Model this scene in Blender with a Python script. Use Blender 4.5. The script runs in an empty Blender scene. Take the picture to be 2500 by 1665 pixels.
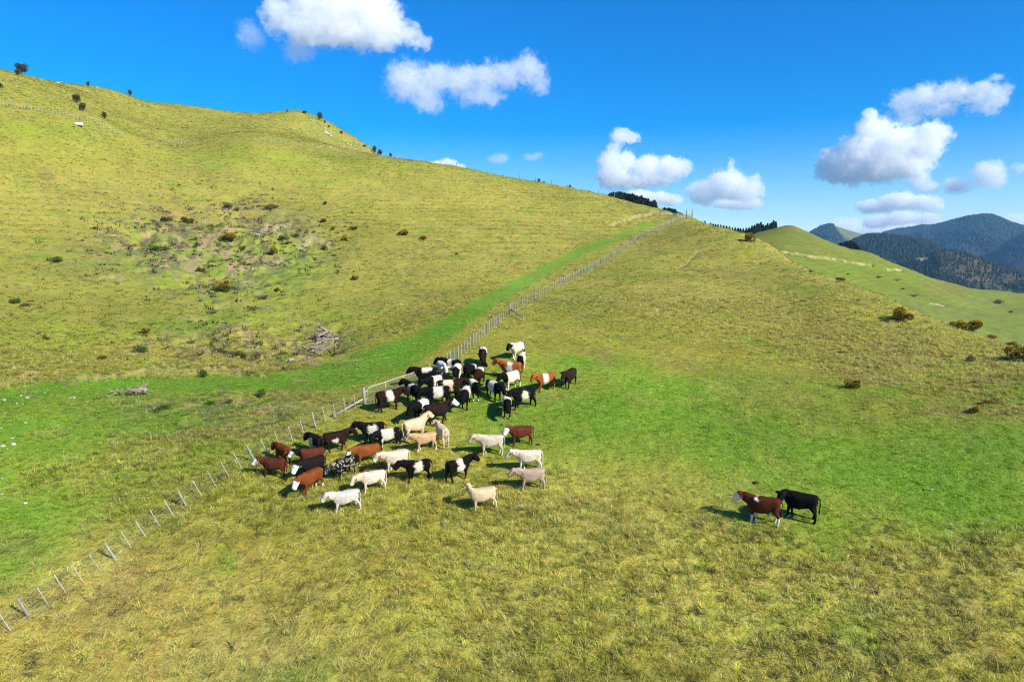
import bpy, bmesh, math, random
import numpy as np
from mathutils import Vector, Matrix, Euler

# ------------------------------------------------------------------ camera
SC = bpy.context.scene
COL = SC.collection
F = 1667.0                       # focal length in pixels of the 2500 px wide photograph
PITCH = math.radians(6.57)
cam_d = bpy.data.cameras.new('camera')
cam = bpy.data.objects.new('camera', cam_d)
COL.objects.link(cam)
cam.location = (0, 0, 0)
cam.rotation_euler = (math.radians(90) - PITCH, 0, 0)
cam_d.sensor_width = 36.0
cam_d.lens = 36.0 * F / 2500.0
cam_d.clip_start = 0.5
cam_d.clip_end = 40000
SC.camera = cam

# ------------------------------------------------------------------ sky and sun
SUN_AZ = math.radians(52)        # sun stands behind the camera's right shoulder, measured from -y towards +x
SUN_EL = math.radians(34)
SUN_DIR = Vector((math.cos(SUN_EL) * math.sin(SUN_AZ), -math.cos(SUN_EL) * math.cos(SUN_AZ), math.sin(SUN_EL)))
world = bpy.data.worlds.new('World')
SC.world = world
world.use_nodes = True
wt = world.node_tree
wt.nodes.clear()
sky = wt.nodes.new('ShaderNodeTexSky')
sky.sky_type = 'NISHITA'
sky.sun_disc = False
sky.sun_elevation = SUN_EL
sky.sun_rotation = math.pi - SUN_AZ
sky.altitude = 300
sky.air_density = 1.0
sky.dust_density = 0.3
sky.ozone_density = 3.0
hs = wt.nodes.new('ShaderNodeHueSaturation')
hs.inputs['Saturation'].default_value = 1.68
hs.inputs['Hue'].default_value = 0.511
hs.inputs['Value'].default_value = 1.0
bg = wt.nodes.new('ShaderNodeBackground')
bg.inputs['Strength'].default_value = 0.092
wo = wt.nodes.new('ShaderNodeOutputWorld')
wt.links.new(sky.outputs[0], hs.inputs['Color'])
wt.links.new(hs.outputs[0], bg.inputs['Color'])
wt.links.new(bg.outputs[0], wo.inputs['Surface'])

sun_d = bpy.data.lights.new('sun', 'SUN')
sun_d.energy = 4.2
sun_d.angle = math.radians(0.53)
sun_d.color = (1.0, 0.95, 0.86)
sun = bpy.data.objects.new('sun', sun_d)
COL.objects.link(sun)
sun.rotation_euler = SUN_DIR.to_track_quat('Z', 'Y').to_euler()

SC.view_settings.view_transform = 'Standard'
SC.view_settings.look = 'None'
SC.view_settings.gamma = 1.0
SC.view_settings.use_curve_mapping = False
SC.view_settings.exposure = 1.02
SC.render.engine = 'CYCLES'
SC.cycles.max_bounces = 12
SC.cycles.diffuse_bounces = 3
SC.cycles.glossy_bounces = 2
SC.cycles.transmission_bounces = 3
SC.cycles.transparent_max_bounces = 8
SC.cycles.volume_bounces = 14
SC.cycles.volume_max_steps = 256
SC.cycles.use_denoising = True
SC.cycles.pixel_filter_type = 'BLACKMAN_HARRIS'
SC.cycles.filter_width = 1.15
SC.cycles.denoising_prefilter = 'NONE'
try:
    SC.cycles.denoiser = 'OPENIMAGEDENOISE'
except Exception:
    pass

# ------------------------------------------------------------------ helpers
rng = np.random.default_rng(7)
random.seed(7)

_ONES = 'zeroth first second third fourth fifth sixth seventh eighth ninth tenth eleventh twelfth thirteenth fourteenth fifteenth sixteenth seventeenth eighteenth nineteenth'.split()
_TENS = {20: 'twent', 30: 'thirt', 40: 'fort', 50: 'fift', 60: 'sixt', 70: 'sevent'}
def ordinal(n):
    if n < 20: return _ONES[n]
    t, u = n // 10 * 10, n % 10
    return _TENS[t] + ('ieth' if u == 0 else 'y-' + _ONES[u])

def tag(o, label=None, cat=None, group=None, kind=None):
    if label: o['label'] = label
    if cat: o['category'] = cat
    if group: o['group'] = group
    if kind: o['kind'] = kind
    return o

def empty(name, loc=(0, 0, 0), rz=0.0):
    o = bpy.data.objects.new(name, None)
    o.empty_display_size = 0.2
    o.location = loc
    o.rotation_euler = (0, 0, rz)
    COL.objects.link(o)
    return o

def link(name, mesh, parent=None, mat=None):
    o = bpy.data.objects.new(name, mesh)
    COL.objects.link(o)
    if parent is not None: o.parent = parent
    if mat is not None and len(mesh.materials) == 0: mesh.materials.append(mat)
    return o

def np_mesh(name, V, Fq, smooth=True):
    """mesh from numpy vertices and an (n,3) or (n,4) face array"""
    me = bpy.data.meshes.new(name)
    V = np.asarray(V, dtype=np.float32); Fq = np.asarray(Fq, dtype=np.int32)
    k = Fq.shape[1]
    me.vertices.add(len(V)); me.vertices.foreach_set('co', V.ravel())
    me.loops.add(Fq.size); me.loops.foreach_set('vertex_index', Fq.ravel())
    me.polygons.add(len(Fq))
    me.polygons.foreach_set('loop_start', np.arange(0, Fq.size, k, dtype=np.int32))
    me.polygons.foreach_set('loop_total', np.full(len(Fq), k, dtype=np.int32))
    me.update(calc_edges=True)
    me.polygons.foreach_set('use_smooth', np.full(len(Fq), smooth, dtype=bool))
    return me

def set_col(me, name, rgb):
    a = me.color_attributes.new(name, 'FLOAT_COLOR', 'POINT')
    c = np.ones((len(rgb), 4), dtype=np.float32); c[:, :3] = rgb
    a.data.foreach_set('color', c.ravel())

def _hash(ix, iy, iz, seed):
    h = (ix.astype(np.int64) * 374761393 + iy.astype(np.int64) * 668265263 + iz.astype(np.int64) * 2147483647 + seed * 974711) & 0xFFFFFFFF
    h = ((h ^ (h >> 13)) * 1274126177) & 0xFFFFFFFF
    h = ((h ^ (h >> 16)) * 2246822519) & 0xFFFFFFFF
    return ((h ^ (h >> 15)) & 0xFFFFFF) / float(0xFFFFFF) * 2 - 1

def noise2(x, y, seed=0):
    x = np.asarray(x, float); y = np.asarray(y, float)
    ix = np.floor(x); iy = np.floor(y); fx = x - ix; fy = y - iy
    ux = fx * fx * fx * (fx * (fx * 6 - 15) + 10); uy = fy * fy * fy * (fy * (fy * 6 - 15) + 10)
    z = np.zeros_like(ix)
    a = _hash(ix, iy, z, seed); b = _hash(ix + 1, iy, z, seed); c = _hash(ix, iy + 1, z, seed); d = _hash(ix + 1, iy + 1, z, seed)
    return (a * (1 - ux) + b * ux) * (1 - uy) + (c * (1 - ux) + d * ux) * uy

def fbm2(x, y, seed=0, oct=4):
    s = 0; a = 1.0; t = 0; c, sn = math.cos(0.6), math.sin(0.6)
    for k in range(oct):
        s = s + a * noise2(x, y, seed + k * 17); t += a; a *= 0.55
        x, y = (x * c - y * sn) * 2.03 + 11.3, (x * sn + y * c) * 2.03 - 7.7
    return s / t

def noise3(p, seed=0):
    i = np.floor(p); f = p - i; u = f * f * (3 - 2 * f)
    r = 0
    for dx in (0, 1):
        for dy in (0, 1):
            for dz in (0, 1):
                w = (u[:, 0] if dx else 1 - u[:, 0]) * (u[:, 1] if dy else 1 - u[:, 1]) * (u[:, 2] if dz else 1 - u[:, 2])
                r = r + w * _hash(i[:, 0] + dx, i[:, 1] + dy, i[:, 2] + dz, seed)
    return r

def sstep(a, b, x):
    t = np.clip((x - a) / (b - a), 0, 1)
    return t * t * (3 - 2 * t)

# ------------------------------------------------------------------ survey: sight lines of the photograph turned into ground points
CP, SP = math.cos(PITCH), math.sin(PITCH)

def ray(px, py):
    """unit sight line through a photograph pixel"""
    u = (px - 1250.0) / F; v = (832.5 - py) / F
    d = np.array([u, CP + v * SP, -SP + v * CP], dtype=float)
    return d / np.linalg.norm(d)

def sight(px, py):
    """azimuth (clockwise from +y) and tangent of the elevation"""
    d = ray(px, py)
    return math.atan2(d[0], d[1]), d[2] / math.hypot(d[0], d[1])

def project(x, y, z):
    yc = y * CP - z * SP
    zc = y * SP + z * CP
    yc = np.maximum(yc, 0.01)
    return 1250 + F * x / yc, 832.5 - F * zc / yc

class Relief:
    """smooth terrain through surveyed points, thin plate spline over azimuth and log distance"""
    def __init__(self, pts, z0=-13.8, ks=2.0, lam=2e-4, thmax=0.80):
        P = []; E = []
        for th, r, z in pts:
            P.append((th * ks, math.log(r))); E.append((z - z0) / r)
        self.P = np.array(P); self.ks = ks; self.z0 = z0; self.thmax = thmax
        n = len(P)
        K = self.U(np.linalg.norm(self.P[:, None] - self.P[None], axis=2)) + lam * np.eye(n)
        A = np.zeros((n + 3, n + 3)); A[:n, :n] = K; A[:n, n] = 1; A[:n, n + 1:] = self.P
        A[n, :n] = 1; A[n + 1:, :n] = self.P.T
        self.w = np.linalg.solve(A, np.concatenate([E, np.zeros(3)]))
    @staticmethod
    def U(d):
        return d * d * np.log(d + 1e-9)
    def __call__(self, th, r):
        th = np.clip(np.asarray(th, float), -self.thmax, self.thmax) * self.ks; lr = np.log(np.asarray(r, float))
        s = self.w[-3] + self.w[-2] * th + self.w[-1] * lr
        for k in range(len(self.P)):
            d2 = (th - self.P[k, 0]) ** 2 + (lr - self.P[k, 1]) ** 2
            s = s + self.w[k] * 0.5 * d2 * np.log(d2 + 1e-18)
        return self.z0 + s * np.asarray(r, float)

S = 1.25                         # metres per survey unit

def pt(px, py, D):
    d = ray(px, py) * (D * S)
    return (math.atan2(d[0], d[1]), math.hypot(d[0], d[1]), d[2])

def beyond(px, py, D, k, slope):
    th, r, z = pt(px, py, D)
    return (th, r * k, z + slope * r * (k - 1))
# ------------------------------------------------------------------ the near pasture
survey = [
 (0,1665,27),(600,1665,25),(1250,1665,23.5),(1900,1665,23.5),(2500,1665,25),
 (0,1500,31),(600,1450,28),(1250,1450,26),(1900,1450,26),(2500,1450,27.5),
 (0,1250,37),(450,1250,33),(846,1246,30.5),(1180,1239,31),(1500,1250,29.5),(1862,1272,28),(2500,1250,30),
 (0,1130,43),(613,1110,36.5),(900,1131,35),(1250,1130,35),(1600,1130,34),(2000,1130,33),(2500,1130,35),
 (0,1010,50),(400,1010,48),(765,1035,40.5),(951,998,39.5),(1240,1016,38),(1600,1000,40),(2000,1000,41),(2500,1000,44),
 (0,950,57),(300,930,58),(600,922,56),(891,986,41.5),(1100,916,45.5),(1400,945,43),(1262,875,48.5),
 (1700,880,52),(2000,880,54),(2300,900,51),(2500,910,50),
 (1155,845,52.5),(1250,767,67),(1306,733,77),(1380,693,89),(1451,653,103),(1507,622,115),(1558,583,131),(1614,557,147),(1689,532,163),
 (1500,760,68),(1500,680,90),(1700,620,112),(1700,700,82),(1900,700,85),(1850,640,106),(2000,780,68),(2200,800,66),(2400,880,54),
 (783,841,70),(560,850,69),(1000,800,67),(900,750,80),(1200,700,84),(1100,800,63),(1400,620,116),(1500,560,141),(1590,525,160),
 (700,700,92),(400,700,92),(100,800,76),(100,700,93),(0,600,109),(400,600,115),(700,600,116),(1000,600,113),(1000,500,141),(700,500,141),
 (400,500,138),(0,450,133),(700,420,160),(400,400,160),(1200,520,141),(1300,480,162),
 (0,262,166),(163,287,168),(261,322,170),(430,352,185),
 (615,345,175),(776,367,180),(931,381,185),
 (320,280,220),(500,310,225),(650,310,232),(730,320,245),(850,352,255),
]
pts = [pt(px, py, D * (1 + .15 * float(sstep(780, 1560, py)))) for px, py, D in survey]
# the foreground is one even slope: smooth the near survey with a gently curved surface
near_i = [i for i, (px, py, D) in enumerate(survey) if py >= 940 and D < 60]
A_ = np.array([(r * math.sin(th), r * math.cos(th), z) for th, r, z in (pts[i] for i in near_i)])
def _q(x, y): return np.stack([np.ones_like(x), x, y, x * x * .02, x * y * .02, y * y * .02], -1)
_c = np.linalg.lstsq(_q(A_[:, 0], A_[:, 1]), A_[:, 2], rcond=None)[0]
for i in near_i:
    px, py, D = survey[i]
    d = ray(px, py); ts = np.linspace(15, 110, 2000)
    f = ts * d[2] - _q(ts * d[0], ts * d[1]) @ _c
    k = np.nonzero(f <= 0)[0]
    t_new = ts[k[0]] if len(k) else D * S
    w_ = float(sstep(930, 1060, py))
    t_old = math.hypot(pts[i][1], pts[i][2])
    t_ = t_old * (1 - w_) + t_new * w_
    pts[i] = (pts[i][0], math.hypot(d[0], d[1]) * t_, d[2] * t_)
# crest of the near hill, with ground that falls away behind it
for px, py, D in [(1041,397,188),(1120,411,190),(1250,434,190),(1343,450,188),(1437,469,185),(1542,495,180),(1647,520,170)]:
    pts += [pt(px, py, D), beyond(px, py, D, 1.3, -0.14), beyond(px, py, D, 2.0, -0.2)]
# rocky peak and the skyline above it
for px, py, D in [(-150,150,232),(0,174,236),(81,193,240),(217,210,246),(272,219,248),(318,235,252),(364,250,256),(407,252,258),(489,263,262),(571,274,266),(640,278,268),(700,275,268),(735,273,268),(755,283,268),(788,298,267),(821,317,266),(865,343,264),(905,364,260)]:
    pts += [pt(px, py, D), beyond(px, py, D, 1.35, -0.10), beyond(px, py, D, 2.0, -0.25)]
# shoulder of the slope towards the far valley
for px, py, D in [(1768,567,150),(1836,592,138),(1904,619,125),(1972,657,109),(2040,687,99),(2108,714,91),(2175,736,85),(2243,763,78),(2311,792,72),(2379,816,67),(2447,840,63),(2510,863,59),(2700,930,55)]:
    pts += [pt(px, py, D), beyond(px, py, D, 1.22, -0.30), beyond(px, py, D, 1.9, -0.38), beyond(px, py, D, 3.2, -0.36)]
for th in (-0.8, -0.4, 0, 0.4, 0.8):
    pts += [(th, 12.0, -19.0 - 1.0 * (th < -0.2)), (th, 6.0, -20.0)]
relief = Relief(pts)

def seg_dist(px, py, line):
    """distance to a polyline in the survey picture, and the signed drop below it"""
    best = np.full(px.shape, 1e9); sgn = np.zeros(px.shape)
    for (x0, y0), (x1, y1) in zip(line[:-1], line[1:]):
        dx, dy = x1 - x0, y1 - y0; L2 = dx * dx + dy * dy
        t = np.clip(((px - x0) * dx + (py - y0) * dy) / L2, 0, 1)
        ex, ey = px - (x0 + t * dx), py - (y0 + t * dy)
        d = np.hypot(ex, ey)
        m = d < best
        best = np.where(m, d, best)
        sgn = np.where(m, ey, sgn)
    return best, sgn

# low earth banks where the turf has slipped: polyline, height in metres, reach in survey units, soil colour, strength
SCARPS = [
 ([(512,834),(527,849),(550,857),(578,864),(599,872),(617,869),(650,869)], 1.2, 17, (.034,.025,.017), 1.3),  # dark soil, with the shade of its undercut put into the colour
 ([(440,826),(470,818),(505,822)], .5, 12, (.24,.17,.10), .6),
 ([(0,930),(82,905),(152,926),(260,916),(314,908),(369,898),(430,897),(477,897),(527,898),(580,902),(640,912)], .7, 18, (.24,.19,.09), .75),
 ([(409,540),(437,560),(458,568),(488,571),(519,573),(542,576),(575,583)], 1.0, 13, (.12,.085,.05), .95),
 ([(488,575),(492,600),(500,630),(496,640)], .5, 12, (.30,.23,.13), .7),
 ([(345,575),(375,566),(405,556)], .6, 13, (.40,.28,.12), .95),
 ([(500,500),(542,506),(600,500),(640,505),(690,516)], .6, 10, (.19,.145,.085), .6),
 ([(640,560),(668,548),(702,546)], 1.0, 26, (.34,.28,.19), .9),
 ([(735,598),(760,572),(790,592)], .5, 18, (.34,.28,.19), .85),
 ([(640,650),(690,632),(715,636)], .5, 13, (.33,.25,.15), .7),
 ([(590,690),(615,682),(630,690)], .5, 14, (.36,.28,.17), .75),
 ([(560,668),(600,656),(625,652)], .4, 12, (.36,.27,.16), .6),
 ([(530,745),(560,752),(590,742)], .4, 10, (.27,.21,.12), .6),
 ([(250,672),(275,668),(300,676)], .3, 10, (.36,.28,.18), .6),
 ([(700,875),(720,872),(752,868)], .6, 12, (.30,.22,.13), .7),
 ([(1497,548),(1515,538),(1535,531),(1567,526),(1600,520),(1640,518)], 1.0, 9, (.33,.25,.14), .85),
 ([(1660,650),(1685,630),(1705,612),(1740,600)], .35, 9, (.24,.19,.11), .4),
 ([(2080,1000),(2105,1014),(2140,1030)], .15, 9, (.26,.17,.10), .75),
 ([(1700,588),(1760,592),(1836,592)], .2, 5, (.24,.18,.08), .4),
]
def slump(px, py):
    """broken slipped ground on the hillside above the track"""
    jx = px + 40 * fbm2(px / 60, py / 40, 81, 3); jy = py + 30 * fbm2(px / 50, py / 35, 83, 3)
    a = np.exp(-((((jx - 560) / 250) ** 2 + ((jy - 610) / 120) ** 2) ** 1.5))
    b = .8 * np.exp(-((((jx - 520) / 230) ** 2 + ((jy - 840) / 55) ** 2) ** 1.5))
    c = .6 * np.exp(-((((jx - 330) / 140) ** 2 + ((jy - 570) / 70) ** 2) ** 1.5))
    d = .55 * np.exp(-((((jx - 560) / 300) ** 2 + ((jy - 1000) / 45) ** 2) ** 1.5))
    e = .5 * np.exp(-((((jx - 800) / 110) ** 2 + ((jy - 850) / 60) ** 2) ** 1.5))
    return np.clip(a + b + c + d + e, 0, 1)
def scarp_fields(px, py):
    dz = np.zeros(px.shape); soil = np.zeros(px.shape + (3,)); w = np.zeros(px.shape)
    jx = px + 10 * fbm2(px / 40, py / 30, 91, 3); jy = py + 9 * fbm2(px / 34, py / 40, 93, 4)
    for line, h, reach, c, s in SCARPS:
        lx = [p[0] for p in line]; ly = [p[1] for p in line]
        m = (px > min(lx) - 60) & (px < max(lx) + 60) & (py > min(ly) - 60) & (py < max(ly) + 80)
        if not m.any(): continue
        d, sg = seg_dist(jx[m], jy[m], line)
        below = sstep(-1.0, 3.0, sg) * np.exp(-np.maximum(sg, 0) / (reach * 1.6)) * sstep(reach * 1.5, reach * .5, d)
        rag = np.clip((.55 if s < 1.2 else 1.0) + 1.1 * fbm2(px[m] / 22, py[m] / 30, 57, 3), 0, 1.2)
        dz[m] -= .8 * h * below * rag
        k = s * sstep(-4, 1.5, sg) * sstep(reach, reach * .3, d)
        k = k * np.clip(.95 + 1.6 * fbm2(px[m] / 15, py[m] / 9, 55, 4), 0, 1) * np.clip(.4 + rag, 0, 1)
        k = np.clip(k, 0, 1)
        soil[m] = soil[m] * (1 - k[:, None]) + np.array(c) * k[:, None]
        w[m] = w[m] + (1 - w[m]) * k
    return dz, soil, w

def H(th, r, detail=True):
    """height of the pasture"""
    th = np.asarray(th, float); r = np.asarray(r, float)
    th, r = np.broadcast_arrays(th, r)
    z = relief(th, r)
    x = r * np.sin(th); y = r * np.cos(th)
    far = sstep(56, 138, r)
    z = z + 0.30 * (0.3 + far) * fbm2(x / 14, y / 14, 3, 3)
    if detail:
        px, py = project(x, y, z)
        dz, _, _ = scarp_fields(px, py)
        z = z + dz
        hum = sstep(-.3, .5, fbm2(x / 18, y / 18, 21, 2))
        sl = slump(px, py)
        z = z + sl * (1.35 * fbm2(x / 5.0, y / 5.0, 45, 4) + .5 * fbm2(x / 1.5, y / 1.5, 47, 3))
        z = z + (0.10 * hum + .13 * sstep(1250, 1800, px) * sstep(1250, 1350, py)) * fbm2(x / 1.25, y / 1.25, 5, 3) + 0.035 * fbm2(x / .45, y / .45, 9, 2) * (1 - sstep(75, 112, r))
        # sheep tracks: narrow level terraces across the steep hill
        hill = far * sstep(-2, 8, z)
        q = (z + 0.5 * fbm2(x / 9, y / 9, 33, 2)) / 1.15
        z = z + hill * 0.10 * np.sin(q * 2 * math.pi)
        z = z + far * 0.10 * fbm2(x / 3.1, y / 3.1, 41, 3)
    return z

_RS = np.exp(np.linspace(math.log(14), math.log(540), 2800))
def place(px, py, rmin=12):
    """first ground point met by the sight line through a survey pixel"""
    th, t = sight(px, py)
    z = H(th, _RS)
    e = z / _RS
    k = np.nonzero((e >= t) & (_RS > rmin))[0]
    i = k[0] if len(k) else int(np.argmax(np.where(_RS > rmin, e, -9)))
    r = _RS[i]
    if len(k) and i > 0:
        f = (t - e[i - 1]) / (e[i] - e[i - 1] + 1e-12); r = _RS[i - 1] + f * (_RS[i] - _RS[i - 1])
    zz = float(H(th, np.array([r]))[0])
    return Vector((r * math.sin(th), r * math.cos(th), zz))

def ground_z(x, y):
    return float(H(math.atan2(x, y), np.array([math.hypot(x, y)]))[0])

def ground_n(x, y, s=0.8):
    a = ground_z(x + s, y) - ground_z(x - s, y); b = ground_z(x, y + s) - ground_z(x, y - s)
    return Vector((-a / (2 * s), -b / (2 * s), 1)).normalized()

# colours of the turf: broad regions surveyed from the photograph, (centre, half axes, colour, strength)
STRAW = np.array((.302, .266, .050)); OLIVE = np.array((.214, .230, .020)); GREEN = np.array((.112, .232, .012)); LIME = np.array((.170, .240, .012))
BROWN = np.array((.225, .170, .060)); DEEP = np.array((.065, .130, .016)); SAGE = np.array((.13, .17, .04))
YOL = np.array((.325, .305, .062))
PATCH = [
 (280,1500,420,170,np.array((.37,.325,.105)),.7),(620,1600,300,90,np.array((.35,.31,.10)),.6),
 # bright sward right of the herd
 (1560,1010,300,95,GREEN,.85),(1900,1090,330,110,GREEN,.8),(2250,1160,330,120,GREEN,.85),(2000,1230,380,70,GREEN,.5),(2430,1200,160,120,GREEN,.6),(200,1150,270,170,GREEN,.4),(450,1060,260,80,GREEN,.35),(1480,900,160,32,GREEN,.7),(1750,1180,260,90,GREEN,.7),
 (2380,1050,170,70,GREEN,.55),(1250,1030,130,70,GREEN,.6),(1150,960,190,60,GREEN,.75),(2150,1290,260,60,GREEN,.55),(1420,1130,120,60,GREEN,.45),
 (2080,940,160,30,GREEN,.4),(2300,960,100,25,GREEN,.35),(1800,960,220,45,GREEN,.6),
 # left flat beside the fence
 (50,1230,170,210,GREEN,.85),(40,1060,160,70,GREEN,.7),(250,1060,220,55,GREEN,.55),(0,1380,90,70,GREEN,.6),(160,1150,150,60,LIME,.5),(420,1000,220,45,DEEP,.2),(600,1000,140,50,SAGE,.25),(420,990,330,60,GREEN,.45),(620,1080,220,60,LIME,.5),
 # slumped hillside
 (560,640,240,60,GREEN,.5),(380,640,100,60,GREEN,.5),(700,640,110,60,GREEN,.45),(600,760,250,60,LIME,.5),(480,790,160,30,GREEN,.55),(620,700,120,30,GREEN,.5),
 (180,640,160,60,SAGE,.35),(100,800,150,60,LIME,.45),(300,820,150,40,LIME,.4),(850,820,120,50,LIME,.4),(760,560,140,50,OLIVE,.5),(440,570,110,30,SAGE,.6),(560,520,160,24,BROWN,.35),
 # upper hill
 (130,320,160,30,LIME,.6),(620,390,220,22,LIME,.6),(800,430,200,40,LIME,.35),(250,480,240,50,BROWN,.28),(1000,470,260,50,STRAW,.45),(500,430,300,40,STRAW,.4),(1300,560,220,60,STRAW,.5),
 (1000,620,200,60,STRAW,.35),(60,480,140,60,STRAW,.35),(1200,640,120,40,STRAW,.55),
 # right slope
 (1650,700,260,80,STRAW,.6),(1900,800,260,60,STRAW,.55),(2250,900,220,60,STRAW,.55),(2420,980,130,60,BROWN,.35),(1560,660,120,40,OLIVE,.6),(1400,760,110,50,LIME,.35),(1700,580,90,30,STRAW,.5),
 (2150,870,160,40,BROWN,.25),
 # foreground: long dry grass
 (250,1560,330,120,STRAW,.75),(560,1420,240,110,STRAW,.55),(900,1400,260,90,STRAW,.5),(1000,1560,300,90,YOL,.5),(1300,1420,220,120,YOL,.6),(1500,1260,330,110,YOL,.75),
 (1800,1500,360,140,YOL,.8),(2250,1520,320,150,YOL,.8),(2400,1400,200,80,YOL,.6),(1650,1420,200,70,STRAW,.3),(620,1220,180,40,OLIVE,.5),
]
TRACK = [(-80,975),(0,968),(200,950),(420,940),(600,938),(740,930),(860,905),(980,868),(1060,826),(1110,792),(1180,744),(1260,698),(1340,655),(1420,612),(1500,583),(1560,556),(1620,540)]
TRACK_W = [32,30,21,16,18,26,38,38,30,25,19,16,13,11,9,7,5]
def turf(px, py, x, y):
    """base colour of the turf at a ground point"""
    n1 = fbm2(x / 11, y / 11, 61, 4); n2 = fbm2(x / 3.2, y / 3.2, 67, 3)
    sx = px + 60 * n1 + 18 * n2; sy = py + (26 * n1 + 10 * n2) * np.clip((py - 200) / 700, .2, 1.2)
    c = OLIVE[None] * .55 + STRAW[None] * .45 + np.zeros(px.shape + (3,))
    for cx, cy, ax, ay, col, s in PATCH:
        k = s * np.exp(-(((sx - cx) / ax) ** 2 + ((sy - cy) / ay) ** 2) ** 1.3)
        c = c * (1 - k[:, None]) + col * k[:, None]
    # grazed track along the fence
    tx = np.array([p[0] for p in TRACK]); ty = np.array([p[1] for p in TRACK])
    cy = np.interp(px, tx, ty); w = np.interp(px, tx, TRACK_W)
    k = 1.0 * sstep(1.5, .7, np.abs(py + 4 * n2 - cy) / w) * (px < 1640) * sstep(1640, 1560, px)
    k = k * np.clip(.95 + .25 * n2, 0, 1)
    c = c * (1 - k[:, None]) + (GREEN * 1.0) * k[:, None]
    # drier and lusher streaks
    c = c * (1 + .22 * n1 + .14 * n2)[:, None]
    a = sstep(.15, .6, fbm2(x / 6.5, y / 6.5, 71, 4)) * .42
    c = c * (1 - a[:, None]) + STRAW * a[:, None] * 1.02
    a = sstep(.2, .6, fbm2(x / 5, y / 5, 73, 4)) * .45
    c = c * (1 - a[:, None]) + GREEN * a[:, None]
    a = sstep(.28, .6, fbm2(x / 4, y / 4, 79, 4)) * .4
    c = c * (1 - a[:, None]) + BROWN * a[:, None]
    sl = slump(px, py)
    m1 = fbm2(x / 3.0, y / 3.0, 85, 4); m2 = fbm2(x / 1.4, y / 1.4, 87, 3); m3 = fbm2(x / 2.2, y / 2.2, 89, 4)
    k = sl * sstep(.12, .42, m1 + .35 * m2) * .95
    c = c * (1 - k[:, None]) + np.array((.30, .22, .11)) * k[:, None]
    k = sl * sstep(.15, .45, m3 - .3 * m2) * .9
    c = c * (1 - k[:, None]) + np.array((.085, .10, .045)) * k[:, None]
    k = sl * sstep(.2, .5, m2 - m1 * .6) * .9
    c = c * (1 - k[:, None]) + np.array((.13, .105, .065)) * k[:, None]
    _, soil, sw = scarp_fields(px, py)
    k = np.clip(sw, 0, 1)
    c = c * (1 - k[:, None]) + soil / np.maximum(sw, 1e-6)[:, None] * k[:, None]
    return np.clip(c, 0, 1), sw

def polar_sheet(name, ths, rs, hf):
    T, R = np.meshgrid(ths, rs)                       # rows: r
    Z = hf(T.ravel(), R.ravel())
    X = (R * np.sin(T)).ravel(); Y = (R * np.cos(T)).ravel()
    nr, nt = len(rs), len(ths)
    i = (np.arange(nr - 1)[:, None] * nt + np.arange(nt - 1)[None]).ravel()
    q = np.stack([i, i + 1, i + nt + 1, i + nt], axis=1)[:, ::-1]
    return np_mesh(name, np.stack([X, Y, Z], 1), q), X, Y, Z

def mat_new(name):
    m = bpy.data.materials.new(name); m.use_nodes = True
    nt = m.node_tree; nt.nodes.clear()
    out = nt.nodes.new('ShaderNodeOutputMaterial')
    return m, nt, out

def nd(nt, t, **kw):
    n = nt.nodes.new(t)
    for k, v in kw.items(): setattr(n, k, v)
    return n

def mix_rgb(nt, a, b, fac, mode='MIX'):
    n = nt.nodes.new('ShaderNodeMix'); n.data_type = 'RGBA'; n.blend_type = mode
    for sock, v in ((n.inputs[0], fac), (n.inputs[6], a), (n.inputs[7], b)):
        if hasattr(v, 'is_output') or isinstance(v, bpy.types.NodeSocket): nt.links.new(v, sock)
        elif isinstance(v, (int, float)): sock.default_value = v
        else: sock.default_value = (*v, 1)
    return n.outputs[2]

def noise_n(nt, vec, scale, detail=3, rough=.55):
    n = nt.nodes.new('ShaderNodeTexNoise'); n.inputs['Scale'].default_value = scale
    n.inputs['Detail'].default_value = detail; n.inputs['Roughness'].default_value = rough
    nt.links.new(vec, n.inputs['Vector'])
    return n.outputs['Fac']

def remap(nt, v, a, b, c=0., d=1.):
    n = nt.nodes.new('ShaderNodeMapRange'); n.interpolation_type = 'SMOOTHSTEP'
    nt.links.new(v, n.inputs[0])
    for k, x in zip((1, 2, 3, 4), (a, b, c, d)): n.inputs[k].default_value = x
    return n.outputs[0]

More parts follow.
